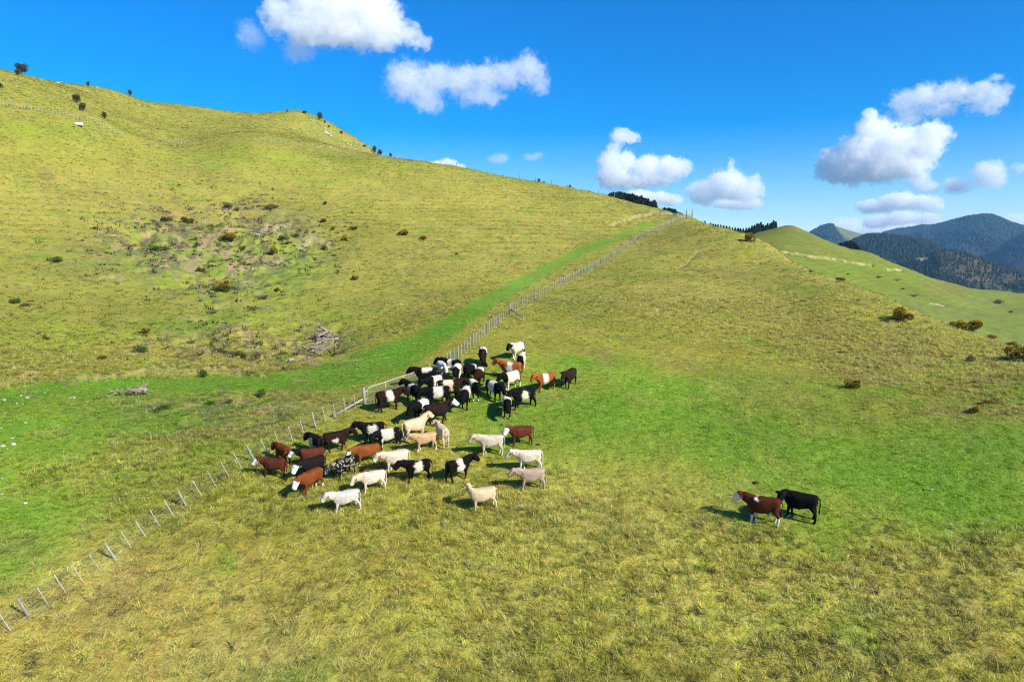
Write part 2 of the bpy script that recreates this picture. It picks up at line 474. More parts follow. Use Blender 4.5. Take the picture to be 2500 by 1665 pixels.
def turf_material(name, s1=1.6, s2=6.0, dark=.55, bump=.5):
    m, nt, out = mat_new(name)
    at = nd(nt, 'ShaderNodeAttribute', attribute_name='tone')
    tc = nd(nt, 'ShaderNodeTexCoord')
    g = tc.outputs['Object']
    c = at.outputs['Color']
    a = noise_n(nt, g, s1, 4, .6); b = noise_n(nt, g, s2, 3, .65); e = noise_n(nt, g, s1 * .23, 3, .6)
    c = mix_rgb(nt, c, (.95, .9, .55), remap(nt, b, .45, .75, 0, .10), 'MIX')
    c = mix_rgb(nt, c, (.48, .46, .34), remap(nt, a, .36, .70, dark, 0), 'MULTIPLY')
    c = mix_rgb(nt, c, (1.25, 1.12, .95), remap(nt, e, .4, .7, 0, .6), 'MULTIPLY')
    c = mix_rgb(nt, c, (.42, .36, .28), remap(nt, b, .30, .46, dark * .9, 0), 'MULTIPLY')
    bs = nd(nt, 'ShaderNodeBsdfPrincipled')
    bs.inputs['Roughness'].default_value = .9
    bs.inputs['Specular IOR Level'].default_value = .12
    nt.links.new(c, bs.inputs['Base Color'])
    bp = nd(nt, 'ShaderNodeBump'); bp.inputs['Strength'].default_value = bump; bp.inputs['Distance'].default_value = .12
    s = nd(nt, 'ShaderNodeMath', operation='ADD'); nt.links.new(a, s.inputs[0]); nt.links.new(b, s.inputs[1])
    nt.links.new(s.outputs[0], bp.inputs['Height']); nt.links.new(bp.outputs[0], bs.inputs['Normal'])
    nt.links.new(bs.outputs[0], out.inputs['Surface'])
    return m

ths = np.concatenate([np.linspace(-1.75, -.70, 26)[:-1], np.linspace(-.70, .70, 860), np.linspace(.70, 1.75, 26)[1:]])
lr = np.concatenate([np.linspace(math.log(3), math.log(24), 40)[:-1], np.linspace(math.log(24), math.log(78), 300)[:-1],
                     np.linspace(math.log(78), math.log(365), 300)[:-1], np.linspace(math.log(365), math.log(700), 30)])
me, X, Y, Z = polar_sheet('pasture_ground', ths, np.exp(lr), H)
PX, PY = project(X, Y, Z)
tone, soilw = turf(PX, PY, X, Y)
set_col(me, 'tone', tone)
M_TURF = turf_material('turf', 1.6, 6.0, .36, .55)
ground = link('pasture_ground', me, None, M_TURF)
tag(ground, 'rolling green and straw coloured hill pasture', None, None, 'structure')
# ------------------------------------------------------------------ green hill across the gully
mpts = []
for px, py, D in [(1500,590,360),(1700,585,345),(1790,588,340),(1842,572,335),(1897,557,332),(1934,550,330),(1958,561,330),(1989,575,330),(2040,597,332),(2067,607,335),(2125,618,340),(2169,638,345),(2243,667,352),(2305,692,362),(2328,692,372),(2379,706,385),(2430,708,400),(2475,716,410),(2520,716,420),(2700,735,430)]:
    mpts += [pt(px, py, D), beyond(px, py, D, 1.3, -0.16), beyond(px, py, D, 2.2, -0.25)]
for s in [(2500,850,205),(2600,900,190),(2700,940,170),(2243,760,215),(1972,660,225),(1904,622,245),(1842,592,285),(2100,690,255),(2300,745,280),(2500,785,290),(2400,730,345),(2150,665,300),(2020,622,290),(1950,585,300),(1700,620,260),(1500,640,260)]:
    mpts.append(pt(*s))
for s in [(1500,760,130),(1900,800,120),(2300,900,120),(2700,1000,120)]:
    mpts.append(pt(*s))
mid_relief = Relief(mpts, z0=-25.0, thmax=.9)
MID_SCARP = [([(1893,611),(1940,617),(1980,624),(2030,630),(2070,637),(2100,642),(2127,645)], 1.6, 4.0, (.44,.36,.21)),
             ([(2168,657),(2185,657),(2200,659)], 1.2, 3.5, (.62,.55,.38)),
             ([(2272,739),(2290,743),(2305,747)], .8, 2.5, (.5,.45,.33))]
def mid_fields(px, py):
    dz = np.zeros(px.shape); w = np.zeros(px.shape); col = np.zeros(px.shape + (3,))
    jy = py + 2.0 * fbm2(px / 9, py / 9, 14, 3)
    for line, h, reach, c in MID_SCARP:
        d, sg = seg_dist(px, jy, line)
        dz -= h * sstep(-.5, 1.5, sg) * np.exp(-np.maximum(sg, 0) / (reach * 2)) * sstep(reach * 2, reach, d)
        k = sstep(-.5, .6, sg) * sstep(reach, reach * .45, d) * np.clip(.95 + .9 * fbm2(px / 9, py / 5, 77, 2), 0, 1)
        w = np.maximum(w, k); col = np.where((k > .01)[:, None], np.array(c), col)
    return dz, w, col
def HM(th, r):
    z = mid_relief(th, r)
    x = r * np.sin(th); y = r * np.cos(th)
    px, py = project(x, y, z)
    dz, _, _ = mid_fields(px, py)
    z = z + dz + .5 * fbm2(x / 25, y / 25, 8, 3) + .12 * fbm2(x / 4, y / 4, 12, 3)
    q = (z + 1.0 * fbm2(x / 14, y / 14, 37, 2)) / 1.6
    return z + .10 * np.sin(q * 2 * math.pi)
ths = np.linspace(.08, .78, 400)
me, X, Y, Z = polar_sheet('green_hill', ths, np.exp(np.concatenate([np.linspace(math.log(130), math.log(240), 40)[:-1], np.linspace(math.log(240), math.log(560), 330)[:-1], np.linspace(math.log(560), math.log(950), 30)])), HM)
PXm, PYm = project(X, Y, Z)
n1 = fbm2(X / 30, Y / 30, 18, 4); n2 = fbm2(X / 8, Y / 8, 19, 3)
c = np.array((.150, .185, .020)) * np.ones((len(X), 1))
for cx, cy, ax, ay, col, s in [(1980,600,90,22,(.16,.19,.028),.8),(2050,670,110,30,(.125,.19,.010),.9),(2200,700,120,30,(.135,.19,.012),.9),(2400,760,150,40,(.15,.20,.028),.8),(2430,730,80,20,(.17,.225,.04),.9),(2300,700,60,16,(.16,.16,.04),.8),(2180,760,120,20,(.13,.16,.05),.7),(2420,830,120,40,(.13,.19,.035),.7)]:
    k = s * np.exp(-(((PXm + 20 * n1 - cx) / ax) ** 2 + ((PYm + 8 * n1 - cy) / ay) ** 2))
    c = c * (1 - k[:, None]) + np.array(col) * k[:, None]
c = c * np.array((.92, .90, .58)) * (1 + .18 * n1 + .14 * n2)[:, None]
_, w, sc = mid_fields(PXm, PYm)
# brown shrubby top of the hill
k = sstep(1905, 1918, PXm) * sstep(1975, 1955, PXm) * sstep(561, 554, PYm) * .7
c = c * (1 - k[:, None]) + np.array((.16, .10, .07)) * k[:, None]
c = c * (1 - w[:, None]) + sc * w[:, None]
set_col(me, 'tone', np.clip(c, 0, 1))
M_TURF_FAR = turf_material('far_turf', .5, 1.6, .35, .3)
def place_mid(px, py):
    th, t = sight(px, py); rs = np.linspace(190, 520, 900); e = HM(th, rs) / rs
    k = np.nonzero(e >= t)[0]; r = rs[k[0]] if len(k) else rs[int(np.argmax(e))]
    return Vector((r * math.sin(th), r * math.cos(th), float(HM(th, np.array([r]))[0])))
tag(link('green_hill', me, None, M_TURF_FAR), 'smooth green hill with a pale slip scar beyond the gully', None, None, 'structure')

# ------------------------------------------------------------------ forested hills, each a solid ridge with trees on it
def ridge(name, sky_pts, D, depth, foot_z, tone_fn, label, seed, gul=.06, nth=260, nr=90, spread=.06):
    P = [sight(px, py) for px, py in sky_pts]
    tx = np.array([p[0] for p in P]); te = np.array([p[1] for p in P])
    t0, t1 = tx[0] - spread, tx[-1] + spread
    ths = np.linspace(t0, t1, nth)
    def hf(th, r):
        e = np.interp(th, tx, te)
        edge = np.exp(-np.maximum(np.maximum(tx[0] - th, th - tx[-1]), 0) / .05)
        zs = e * D * edge + foot_z * (1 - edge)
        s = (r - D) / depth                                    # -1 foot, 0 crest, >0 behind
        up = np.clip(1 + s, 0, 1)
        prof = np.where(s < 0, np.sin(up * math.pi / 2) ** .9, 1 - np.clip(s, 0, 2) ** 1.3 * .6)
        z = foot_z + (zs - foot_z) * prof
        x = r * np.sin(th); y = r * np.cos(th)
        n = fbm2(x / (depth * .22), y / (depth * .3), seed, 4)
        g = np.abs(fbm2(x / (depth * .35), y / (depth * .5), seed + 5, 3))
        fade = np.clip(-s * 1.6, 0, 1) * np.clip(1 - (-s - .9) * 6, 0, 1) + .25 * (s > 0)
        return z + (n * .8 - (.35 - g) * 1.2) * fade * gul * depth
    me, X, Y, Z = polar_sheet(name, ths, D + depth * np.linspace(-1, .7, nr), hf)
    px, py = project(X, Y, Z)
    set_col(me, 'tone', tone_fn(px, py, X, Y))
    o = link(name, me, None, M_FOREST)
    tag(o, label, None, None, 'structure')
    return hf, ths, D, depth, px, py

def forest_material():
    m, nt, out = mat_new('forest_floor')
    at = nd(nt, 'ShaderNodeAttribute', attribute_name='tone')
    tc = nd(nt, 'ShaderNodeTexCoord')
    a = noise_n(nt, tc.outputs['Object'], .05, 4, .7)
    c = mix_rgb(nt, at.outputs['Color'], (.45, .5, .5), remap(nt, a, .35, .65, .8, 0), 'MULTIPLY')
    bs = nd(nt, 'ShaderNodeBsdfPrincipled'); bs.inputs['Roughness'].default_value = 1; bs.inputs['Specular IOR Level'].default_value = 0
    nt.links.new(c, bs.inputs['Base Color']); nt.links.new(bs.outputs[0], out.inputs['Surface'])
    return m
M_FOREST = forest_material()
def tree_mat(name, col, var=.5):
    m, nt, out = mat_new(name)
    at = nd(nt, 'ShaderNodeAttribute', attribute_name='tone')
    bs = nd(nt, 'ShaderNodeBsdfPrincipled'); bs.inputs['Roughness'].default_value = .85; bs.inputs['Specular IOR Level'].default_value = .1
    nt.links.new(at.outputs['Color'], bs.inputs['Base Color']); nt.links.new(bs.outputs[0], out.inputs['Surface'])
    return m
M_FARTREE = tree_mat('far_trees', None)

def flat(col):
    def f(px, py, X, Y):
        n = fbm2(X / 120, Y / 120, 5, 3)
        return np.clip(np.array(col)[None] * (1 + .35 * n)[:, None], 0, 1)
    return f

def cone_forest(name, n, hf, ths, D, depth, h0, h1, cols, label, mask=None, seed=1, rmax=.12, wid=.24):
    g = np.random.default_rng(seed)
    th = g.uniform(ths[0], ths[-1], n); r = D + depth * (g.uniform(-1, rmax, n))
    z = hf(th, r); x = r * np.sin(th); y = r * np.cos(th)
    px, py = project(x, y, z)
    keep = (px > 1850) & (px < 2620)
    if mask is not None: keep &= mask(px, py, x, y, g)
    x, y, z = x[keep], y[keep], z[keep]; n = len(x)
    if n == 0: return
    h = g.uniform(h0, h1, n); w = h * wid * g.uniform(.8, 1.25, n)
    k = 5
    V = np.zeros((n, 2 * k + 1, 3)); a0 = g.uniform(0, 6.28, n)
    for j in range(k):
        a = a0 + j * 2 * math.pi / k
        jit = g.uniform(.75, 1.25, n)
        V[:, j] = np.stack([x + w * jit * np.cos(a), y + w * jit * np.sin(a), z + h * .08], 1)
        V[:, k + j] = np.stack([x + w * .72 * jit * np.cos(a + .5), y + w * .72 * jit * np.sin(a + .5), z + h * .5], 1)
    V[:, 2 * k] = np.stack([x + g.normal(0, .3, n), y, z + h], 1)
    base = (np.arange(n) * (2 * k + 1))[:, None]
    fs = []
    for j in range(k):
        j2 = (j + 1) % k
        fs += [np.stack([base[:, 0] + j, base[:, 0] + j2, base[:, 0] + k + j], 1), np.stack([base[:, 0] + j2, base[:, 0] + k + j2, base[:, 0] + k + j], 1), np.stack([base[:, 0] + k + j, base[:, 0] + k + j2, base[:, 0] + 2 * k], 1)]
    me = np_mesh(name, V.reshape(-1, 3), np.concatenate(fs), smooth=False)
    ci = g.integers(0, len(cols), n)
    c = np.array(cols)[ci] * g.uniform(.8, 1.2, n)[:, None]
    if name == 'mountain_forest': c = np.array((.024, .042, .024))[None] * g.uniform(.9, 1.1, n)[:, None]
    set_col(me, 'tone', np.repeat(c, 2 * k + 1, 0))
    tag(link(name, me, None, M_FARTREE), label, None, None, 'stuff')

PINE = [(.020, .036, .022), (.026, .044, .024), (.016, .028, .02), (.03, .05, .02)]
def f3tone(px, py, X, Y):
    n = fbm2(X / 150, Y / 150, 5, 3)
    c = np.array((.03, .045, .025))[None] * (1 + .4 * n)[:, None]
    k = sstep(2036, 2046, px + 10 * n - (py - 552) * .6) * sstep(585, 570, py - (px - 2040) * .28)
    return c * (1 - k[:, None]) + np.array((.17, .175, .07)) * k[:, None]
r3 = ridge('distant_knoll', [(1880,640),(1930,600),(1978,569),(2006,554),(2026,550),(2043,554),(2070,562),(2098,570),(2116,575),(2160,592)], 4200, 1300, -280, f3tone, 'distant rounded knoll with one grassy flank', 31)
r2 = ridge('distant_mountain', [(2080,600),(2143,574),(2189,561),(2224,558),(2254,552),(2270,554),(2286,551),(2315,544),(2359,536),(2396,531),(2419,533),(2442,541),(2465,550),(2500,561),(2560,580)], 4700, 1800, -280, flat((.026, .040, .026)), 'broad blue forested mountain on the horizon', 41, gul=.075)
r4 = ridge('distant_spur', [(2390,670),(2419,634),(2437,612),(2465,589),(2500,572),(2560,548),(2620,530)], 3500, 700, -280, flat((.020, .032, .022)), 'dark forested spur at the edge of the valley', 51, spread=.015)
r5 = ridge('distant_slope', [(2440,665),(2465,651),(2485,643),(2520,632),(2580,615)], 2900, 500, -280, flat((.075, .05, .04)), 'brownish cleared slope below the dark spur', 57, spread=.02)
r1 = ridge('forest_ridge', [(1990,640),(2030,620),(2060,604),(2088,588),(2116,578),(2143,577),(2166,578),(2201,584),(2235,592),(2270,599),(2297,613),(2340,640),(2380,670)], 2100, 620, -260, flat((.026, .04, .022)), 'dark pine forest ridge behind the green hill', 61)
def f0tone(px, py, X, Y):
    n = fbm2(X / 70, Y / 70, 6, 4); m = fbm2(X / 25, Y / 60, 9, 3)
    c = np.array((.035, .05, .022))[None] * (1 + .4 * n)[:, None]
    k = sstep(0, .35, n + .5 * m) * sstep(2235, 2330, px) * .7
    c = c * (1 - k[:, None]) + np.array((.12, .085, .05)) * k[:, None]
    k = np.exp(-(((px - 2245) / 26) ** 2 + ((py - 632) / 6) ** 2)) 
    k = np.clip(k * 1.6, 0, 1)
    return c * (1 - k[:, None]) + np.array((.34, .25, .18)) * k[:, None]
r0 = ridge('cutover_hill', [(2080,690),(2150,668),(2215,640),(2240,630),(2270,625),(2297,613),(2318,615),(2350,620),(2396,633),(2442,652),(2500,672),(2560,695)], 1650, 480, -230, f0tone, 'forested hill with brown felled clearings behind the green hill', 71)

cone_forest('pine_forest', 16000, r1[0], r1[1], r1[2], r1[3], 7, 11, PINE, 'dense dark pine forest covering the ridge', seed=3)
def m0(px, py, x, y, g):
    n = fbm2(x / 70, y / 70, 6, 4); m = fbm2(x / 25, y / 60, 9, 3)
    open_ = (n + .5 * m > .12) & (px > 2250)
    clear = ((px - 2245) / 27) ** 2 + ((py - 632) / 6.5) ** 2 < 1
    return ~clear & (~open_ | (g.uniform(0, 1, len(px)) < .35))
cone_forest('pine_forest', 15000, r0[0], r0[1], r0[2], r0[3], 5, 8.5, PINE + [(.05, .045, .025)], 'pines among brown clearings on the nearer forested hill', mask=m0, seed=4)
cone_forest('mountain_forest', 22000, r2[0], r2[1], r2[2], r2[3], 8, 14, PINE, 'forest covering the far blue mountain', seed=5, wid=.6)
cone_forest('mountain_forest', 3000, r4[0], r4[1], r4[2], r4[3], 8, 13, PINE, 'forest covering the dark spur', seed=6, wid=.5)
def m3(px, py, x, y, g):
    return ~((px - (py - 552) * .6 > 2036) & (py - (px - 2040) * .28 < 585))
cone_forest('mountain_forest', 5000, r3[0], r3[1], r3[2], r3[3], 8, 13, PINE, 'forest on the distant knoll', mask=m3, seed=8, wid=.5)

# valley floor out to the horizon
def HV(th, r): return -300 + 0 * r
me, X, Y, Z = polar_sheet('valley_floor', np.linspace(-math.pi, math.pi, 97), np.exp(np.linspace(math.log(20), math.log(6500), 40)), HV)
set_col(me, 'tone', np.clip(np.array((.05, .075, .025))[None] * (1 + .4 * fbm2(X / 300, Y / 300, 4, 3))[:, None], 0, 1))
tag(link('valley_floor', me, None, M_FOREST), 'dark green valley floor far below the hills', None, None, 'structure')

# ------------------------------------------------------------------ air
def box_mesh(name, lo, hi):
    bm = bmesh.new(); bmesh.ops.create_cube(bm, size=1)
    for v in bm.verts:
        for i in range(3): v.co[i] = lo[i] if v.co[i] < 0 else hi[i]
    me = bpy.data.meshes.new(name); bm.to_mesh(me); bm.free(); return me
HAZE = 0.00007
m, nt, out = mat_new('haze')
pv = nd(nt, 'ShaderNodeVolumePrincipled')
pv.inputs['Color'].default_value = (.25, .56, 1.0, 1); pv.inputs['Density'].default_value = HAZE; pv.inputs['Anisotropy'].default_value = 0.1
nt.links.new(pv.outputs[0], out.inputs['Volume'])
haze = link('haze', box_mesh('haze', (-6600, -6600, -430), (6600, 6600, 440)), None, m)
tag(haze, 'thin blue haze over the far hills', None, None, 'stuff')
# ------------------------------------------------------------------ clouds: real volumes far beyond the air box
def cloud(name, label, D, px0, py0, blobs, dens=1.0, amp=1.0, soft=.35, grp=None, seed=0, cover=0.0):
    """blobs: (dx, dy, radius x, radius y) in survey pixels about (px0, py0), y up; depth follows the width"""
    if seed in (1, 4): blobs = [(a, b, c * .92, d_ * .92) for a, b, c, d_ in blobs]
    if seed in (9, 10, 11): blobs = [(a * .9, b * .9, c * .82, d_ * .82) for a, b, c, d_ in blobs]
    s = D / F                                           # metres per survey pixel at that distance
    d = ray(px0, py0)
    th = math.atan2(d[0], d[1])
    h = D / math.hypot(d[0], d[1])
    loc = Vector(d * h)
    bm = bmesh.new()
    for bx, by, rx, ry in blobs:
        rz = .8 * math.sqrt(rx * ry) + .2 * rx
        bmesh.ops.create_icosphere(bm, subdivisions=2, radius=1, matrix=Matrix.Translation((bx, 0, by)) @ Matrix.Diagonal((rx * 1.25 + 5, rz * 1.25 + 5, ry * 1.25 + 5, 1)))
    r = bmesh.ops.convex_hull(bm, input=bm.verts)
    bmesh.ops.delete(bm, geom=list({g for g in r['geom_interior'] + r['geom_unused'] if isinstance(g, bmesh.types.BMVert)}), context='VERTS')
    me = bpy.data.meshes.new(name); bm.to_mesh(me); bm.free()
    m, nt, out = mat_new('cloud_vapour')
    tc = nd(nt, 'ShaderNodeTexCoord')
    off = nd(nt, 'ShaderNodeVectorMath', operation='ADD'); nt.links.new(tc.outputs['Object'], off.inputs[0]); off.inputs[1].default_value = (seed * 313.7, seed * 71.3, seed * 197.1)
    mean = sum(math.sqrt(b[2] * b[3]) for b in blobs) / len(blobs)
    # billowing displacement
    nz = nd(nt, 'ShaderNodeTexNoise'); nz.inputs['Scale'].default_value = 1.0 / (mean * .8); nz.inputs['Detail'].default_value = 4; nz.inputs['Roughness'].default_value = .6
    nt.links.new(off.outputs[0], nz.inputs['Vector'])
    sub = nd(nt, 'ShaderNodeVectorMath', operation='SUBTRACT'); nt.links.new(nz.outputs['Color'], sub.inputs[0]); sub.inputs[1].default_value = (.5, .5, .5)
    sc = nd(nt, 'ShaderNodeVectorMath', operation='SCALE'); nt.links.new(sub.outputs[0], sc.inputs[0]); sc.inputs['Scale'].default_value = mean * 1.9 * amp
    P = nd(nt, 'ShaderNodeVectorMath', operation='ADD'); nt.links.new(tc.outputs['Object'], P.inputs[0]); nt.links.new(sc.outputs[0], P.inputs[1])
    field = None
    for bx, by, rx, ry in blobs:
        rz = .8 * math.sqrt(rx * ry) + .2 * rx
        q = nd(nt, 'ShaderNodeVectorMath', operation='SUBTRACT'); nt.links.new(P.outputs[0], q.inputs[0]); q.inputs[1].default_value = (bx, 0, by)
        dv = nd(nt, 'ShaderNodeVectorMath', operation='DIVIDE'); nt.links.new(q.outputs[0], dv.inputs[0]); dv.inputs[1].default_value = (rx, rz, ry)
        ln = nd(nt, 'ShaderNodeVectorMath', operation='LENGTH'); nt.links.new(dv.outputs[0], ln.inputs[0])
        f = nd(nt, 'ShaderNodeMath', operation='SUBTRACT'); f.inputs[0].default_value = 1.0; nt.links.new(ln.outputs['Value'], f.inputs[1])
        if field is None: field = f.outputs[0]
        else:
            mx = nd(nt, 'ShaderNodeMath', operation='SMOOTH_MAX'); nt.links.new(field, mx.inputs[0]); nt.links.new(f.outputs[0], mx.inputs[1]); mx.inputs[2].default_value = .12
            field = mx.outputs[0]
    fine = nd(nt, 'ShaderNodeTexNoise'); fine.inputs['Scale'].default_value = 1.0 / (mean * .28); fine.inputs['Detail'].default_value = 6; fine.inputs['Roughness'].default_value = .68
    nt.links.new(off.outputs[0], fine.inputs['Vector'])
    fs = nd(nt, 'ShaderNodeMath', operation='MULTIPLY_ADD'); nt.links.new(fine.outputs['Fac'], fs.inputs[0]); fs.inputs[1].default_value = 1.75 * amp; fs.inputs[2].default_value = -.87 * amp + cover
    ad = nd(nt, 'ShaderNodeMath', operation='ADD'); nt.links.new(field, ad.inputs[0]); nt.links.new(fs.outputs[0], ad.inputs[1])
    de = remap(nt, ad.outputs[0], -.06, -.06 + soft * .8, 0, 1)
    ds = nd(nt, 'ShaderNodeMath', operation='MULTIPLY'); nt.links.new(de, ds.inputs[0]); ds.inputs[1].default_value = dens * 1.15 / (mean * s)
    pv = nd(nt, 'ShaderNodeVolumePrincipled'); pv.inputs['Color'].default_value = (1, 1, 1, 1); pv.inputs['Anisotropy'].default_value = .0
    nt.links.new(ds.outputs[0], pv.inputs['Density'])
    nt.links.new(pv.outputs[0], out.inputs['Volume'])
    m.cycles.volume_step_rate = .35
    o = link(name, me, None, m)
    o.location = loc; o.scale = (s, s, s); o.rotation_euler = (0, 0, -th)
    tag(o, label, 'cloud', grp)
    return o
GC = 'white cumulus clouds over the hills'
cloud('cloud', 'large white cumulus cut by the top of the frame', 3000, 850, 60, [(-150,10,40,50),(-90,50,55,70),(-20,45,80,80),(50,50,60,70),(60,5,75,60),(-80,-15,80,42),(0,-22,90,34),(120,-14,52,28),(160,-26,32,20),(80,-36,50,20)], 1.0, .85, grp=GC, seed=1)
cloud('cloud', 'thin wispy scrap beside the large cumulus', 3050, 612, 86, [(0,0,34,36),(12,-10,22,22)], .22, 1.1, .8, GC, 2)
cloud('cloud', 'ragged wisp hanging below the large cumulus', 3050, 730, 130, [(0,4,40,24),(-14,-8,24,16),(22,6,20,18)], .3, 1.1, .7, GC, 3)
cloud('cloud', 'long ragged cloud, second highest over the middle', 3300, 1134, 202, [(-130,0,62,52),(-95,-30,48,38),(-60,8,55,40),(-10,5,62,40),(50,10,55,38),(100,18,55,36),(150,30,48,44),(40,-30,60,28),(175,0,30,28),(-80,-52,38,22)], .55, 1.0, .5, GC, 4)
cloud('cloud', 'chimney shaped white cloud above the ridge pines', 9600, 1560, 400, [(-58,38,18,18),(-46,50,16,14),(-42,65,26,18),(-22,58,24,12),(-68,5,32,30),(-60,-25,42,38),(-30,0,26,30),(20,-14,42,34),(70,-12,42,28),(100,-12,26,20),(-20,-40,62,20),(40,-38,50,16)], 1.0, .75, .35, GC, 5)
cloud('cloud', 'low white cloud bank directly behind the ridge pines', 11000, 1585, 486, [(-25,2,38,22),(15,0,42,18),(50,-4,28,14),(-110,-14,30,14)], 1.2, .6, .3, GC, 6)
cloud('cloud', 'low flat white cloud with a small turret', 10500, 1775, 460, [(-52,-8,40,30),(0,8,48,36),(40,-8,42,28),(5,42,9,26),(60,10,18,20)], .9, .7, .35, GC, 7)
cloud('cloud', 'narrow white cloud under the turreted cloud', 11500, 1800, 500, [(-24,2,34,11),(14,0,40,13),(36,2,24,12)], 1.0, .7, .4, GC, 8)
cloud('cloud', 'big grey bottomed cumulus over the far hills', 4200, 2165, 365, [(-105,-30,52,48),(-55,-10,62,58),(-30,45,44,40),(-38,82,20,22),(-70,-48,72,34),(20,8,62,50),(40,-40,62,36),(90,28,42,32),(75,0,48,34),(-10,-30,80,50)], 1.4, .75, .3, GC, 9)
cloud('cloud', 'torn bright cloud above the grey bottomed cumulus', 4300, 2310, 250, [(-82,6,40,34),(-40,16,46,34),(10,18,48,30),(62,10,42,30),(92,2,34,34),(-70,-24,40,24),(-10,-16,46,18),(70,-18,36,22)], .6, 1.05, .5, GC, 10)
cloud('cloud', 'thin streak trailing from the torn bright cloud', 4300, 2395, 205, [(-24,-12,24,10),(0,-2,22,8),(26,10,18,9)], .35, .9, .6, GC, 11)
cloud('cloud', 'small puffy pair of clouds beside the grey cumulus', 9800, 2290, 452, [(-34,10,24,17),(-18,-4,22,16),(26,-2,20,18)], .7, .8, .5, GC, 12)
cloud('cloud', 'small round puff low over the far valley', 9800, 2390, 436, [(14,10,34,26),(-26,-14,22,16),(20,-4,30,18)], .7, .8, .5, GC, 13)
cloud('cloud', 'flat topped cloud low over the distant knoll', 10500, 2198, 500, [(-46,-2,38,16),(-6,6,40,20),(40,2,36,16),(60,-6,22,10)], 1.1, .65, .3, GC, 14)
cloud('cloud', 'flat cloud under the flat topped one', 11500, 2195, 538, [(-40,-2,36,16),(0,4,40,17),(44,2,34,13)], 1.0, .65, .35, GC, 15)
cloud('cloud', 'long cloud bank resting behind the distant knoll', 13000, 2120, 560, [(-100,-10,50,20),(-40,0,46,28),(20,-4,60,24),(80,-8,60,22),(-130,-22,30,12)], .8, .7, .4, GC, 16)
cloud('cloud', 'cloud bank showing behind the blue mountain shoulder', 13000, 2500, 552, [(-50,-6,46,20),(0,0,60,24),(50,0,50,24)], .8, .6, .4, GC, 17)
cloud('cloud', 'small white cap behind the bare grassy ridge', 12000, 1085, 400, [(-14,-6,36,12),(8,2,24,10),(30,-8,22,10)], 1.0, .6, .35, GC, 18)
cloud('cloud', 'faint wisp above the bare ridge', 8500, 1215, 389, [(0,0,28,14),(14,4,16,16)], .3, 1.0, .8, GC, 19)
cloud('cloud', 'second faint wisp beside the faint one', 8500, 1300, 384, [(0,0,26,10),(18,4,12,10)], .25, 1.0, .8, GC, 20)
cloud('cloud', 'scrap of cloud at the edge over the mountain', 8500, 2490, 412, [(0,0,16,12),(-8,4,12,9)], .35, 1.0, .8, GC, 21)
# ------------------------------------------------------------------ plain materials
def simple_mat(name, col, rough=.8, var=.25, scale=8., metal=0.0, spec=.2, bump=0.0, stretch=None):
    m, nt, out = mat_new(name)
    tc = nd(nt, 'ShaderNodeTexCoord')
    vec = tc.outputs['Object']
    if stretch:
        mp = nd(nt, 'ShaderNodeMapping'); mp.inputs['Scale'].default_value = stretch; nt.links.new(vec, mp.inputs['Vector']); vec = mp.outputs[0]
    n = noise_n(nt, vec, scale, 4, .6)
    oi = nd(nt, 'ShaderNodeObjectInfo')
    c = mix_rgb(nt, tuple(x * (1 - var) for x in col), tuple(min(1, x * (1 + var)) for x in col), remap(nt, n, .3, .7))
    c = mix_rgb(nt, c, (.72, .70, .66), oi.outputs['Random'], 'MULTIPLY') if var > 0 else c
    bs = nd(nt, 'ShaderNodeBsdfPrincipled')
    bs.inputs['Roughness'].default_value = rough; bs.inputs['Metallic'].default_value = metal; bs.inputs['Specular IOR Level'].default_value = spec
    nt.links.new(c, bs.inputs['Base Color'])
    if bump:
        bp = nd(nt, 'ShaderNodeBump'); bp.inputs['Strength'].default_value = bump; bp.inputs['Distance'].default_value = .02
        nt.links.new(n, bp.inputs['Height']); nt.links.new(bp.outputs[0], bs.inputs['Normal'])
    nt.links.new(bs.outputs[0], out.inputs['Surface'])
    return m

M_POST = simple_mat('weathered_post', (.26, .27, .215), .85, .35, 6, bump=.4, stretch=(3, 3, .5))
M_BATTEN = simple_mat('pale_batten', (.40, .39, .34), .8, .2, 6, stretch=(3, 3, .4))
M_WIRE = simple_mat('fence_wire', (.36, .37, .36), .5, .1, 5, metal=.5)
M_GALV = simple_mat('galvanised_tube', (.48, .52, .54), .42, .1, 5, metal=.35, spec=.5)
M_WOODDEAD = simple_mat('dead_wood', (.30, .245, .18), .9, .35, 5, bump=.5, stretch=(1, 1, 1))
M_STONE = simple_mat('pale_limestone', (.50, .47, .41), .9, .22, 3, bump=.4)
M_DUNG = simple_mat('dried_dung', (.055, .038, .022), .95, .4, 9, bump=.5)

def tube(bm, pts, rad, k=6, cap=True):
    """tapered tube along points"""
    rings = []
    n = len(pts)
    rad = rad if isinstance(rad, (list, tuple)) else [rad] * n
    prev = None
    for i, p in enumerate(pts):
        p = Vector(p)
        t = (Vector(pts[min(i + 1, n - 1)]) - Vector(pts[max(i - 1, 0)])).normalized()
        if prev is None:
            a = t.orthogonal().normalized()
        else:
            a = (prev - t * prev.dot(t)).normalized()
        prev = a
        b = t.cross(a)
        rings.append([bm.verts.new(p + (a * math.cos(j * 2 * math.pi / k) + b * math.sin(j * 2 * math.pi / k)) * rad[i]) for j in range(k)])
    for i in range(n - 1):
        for j in range(k):
            bm.faces.new((rings[i][j], rings[i][(j + 1) % k], rings[i + 1][(j + 1) % k], rings[i + 1][j]))
    if cap:
        bm.faces.new(rings[0][::-1]); bm.faces.new(rings[-1])

def bm_mesh(name, bm, mat, smooth=True):
    bmesh.ops.recalc_face_normals(bm, faces=bm.faces)
    me = bpy.data.meshes.new(name); bm.to_mesh(me); bm.free()
    if smooth:
        for p in me.polygons: p.use_smooth = True
    if mat: me.materials.append(mat)
    return me

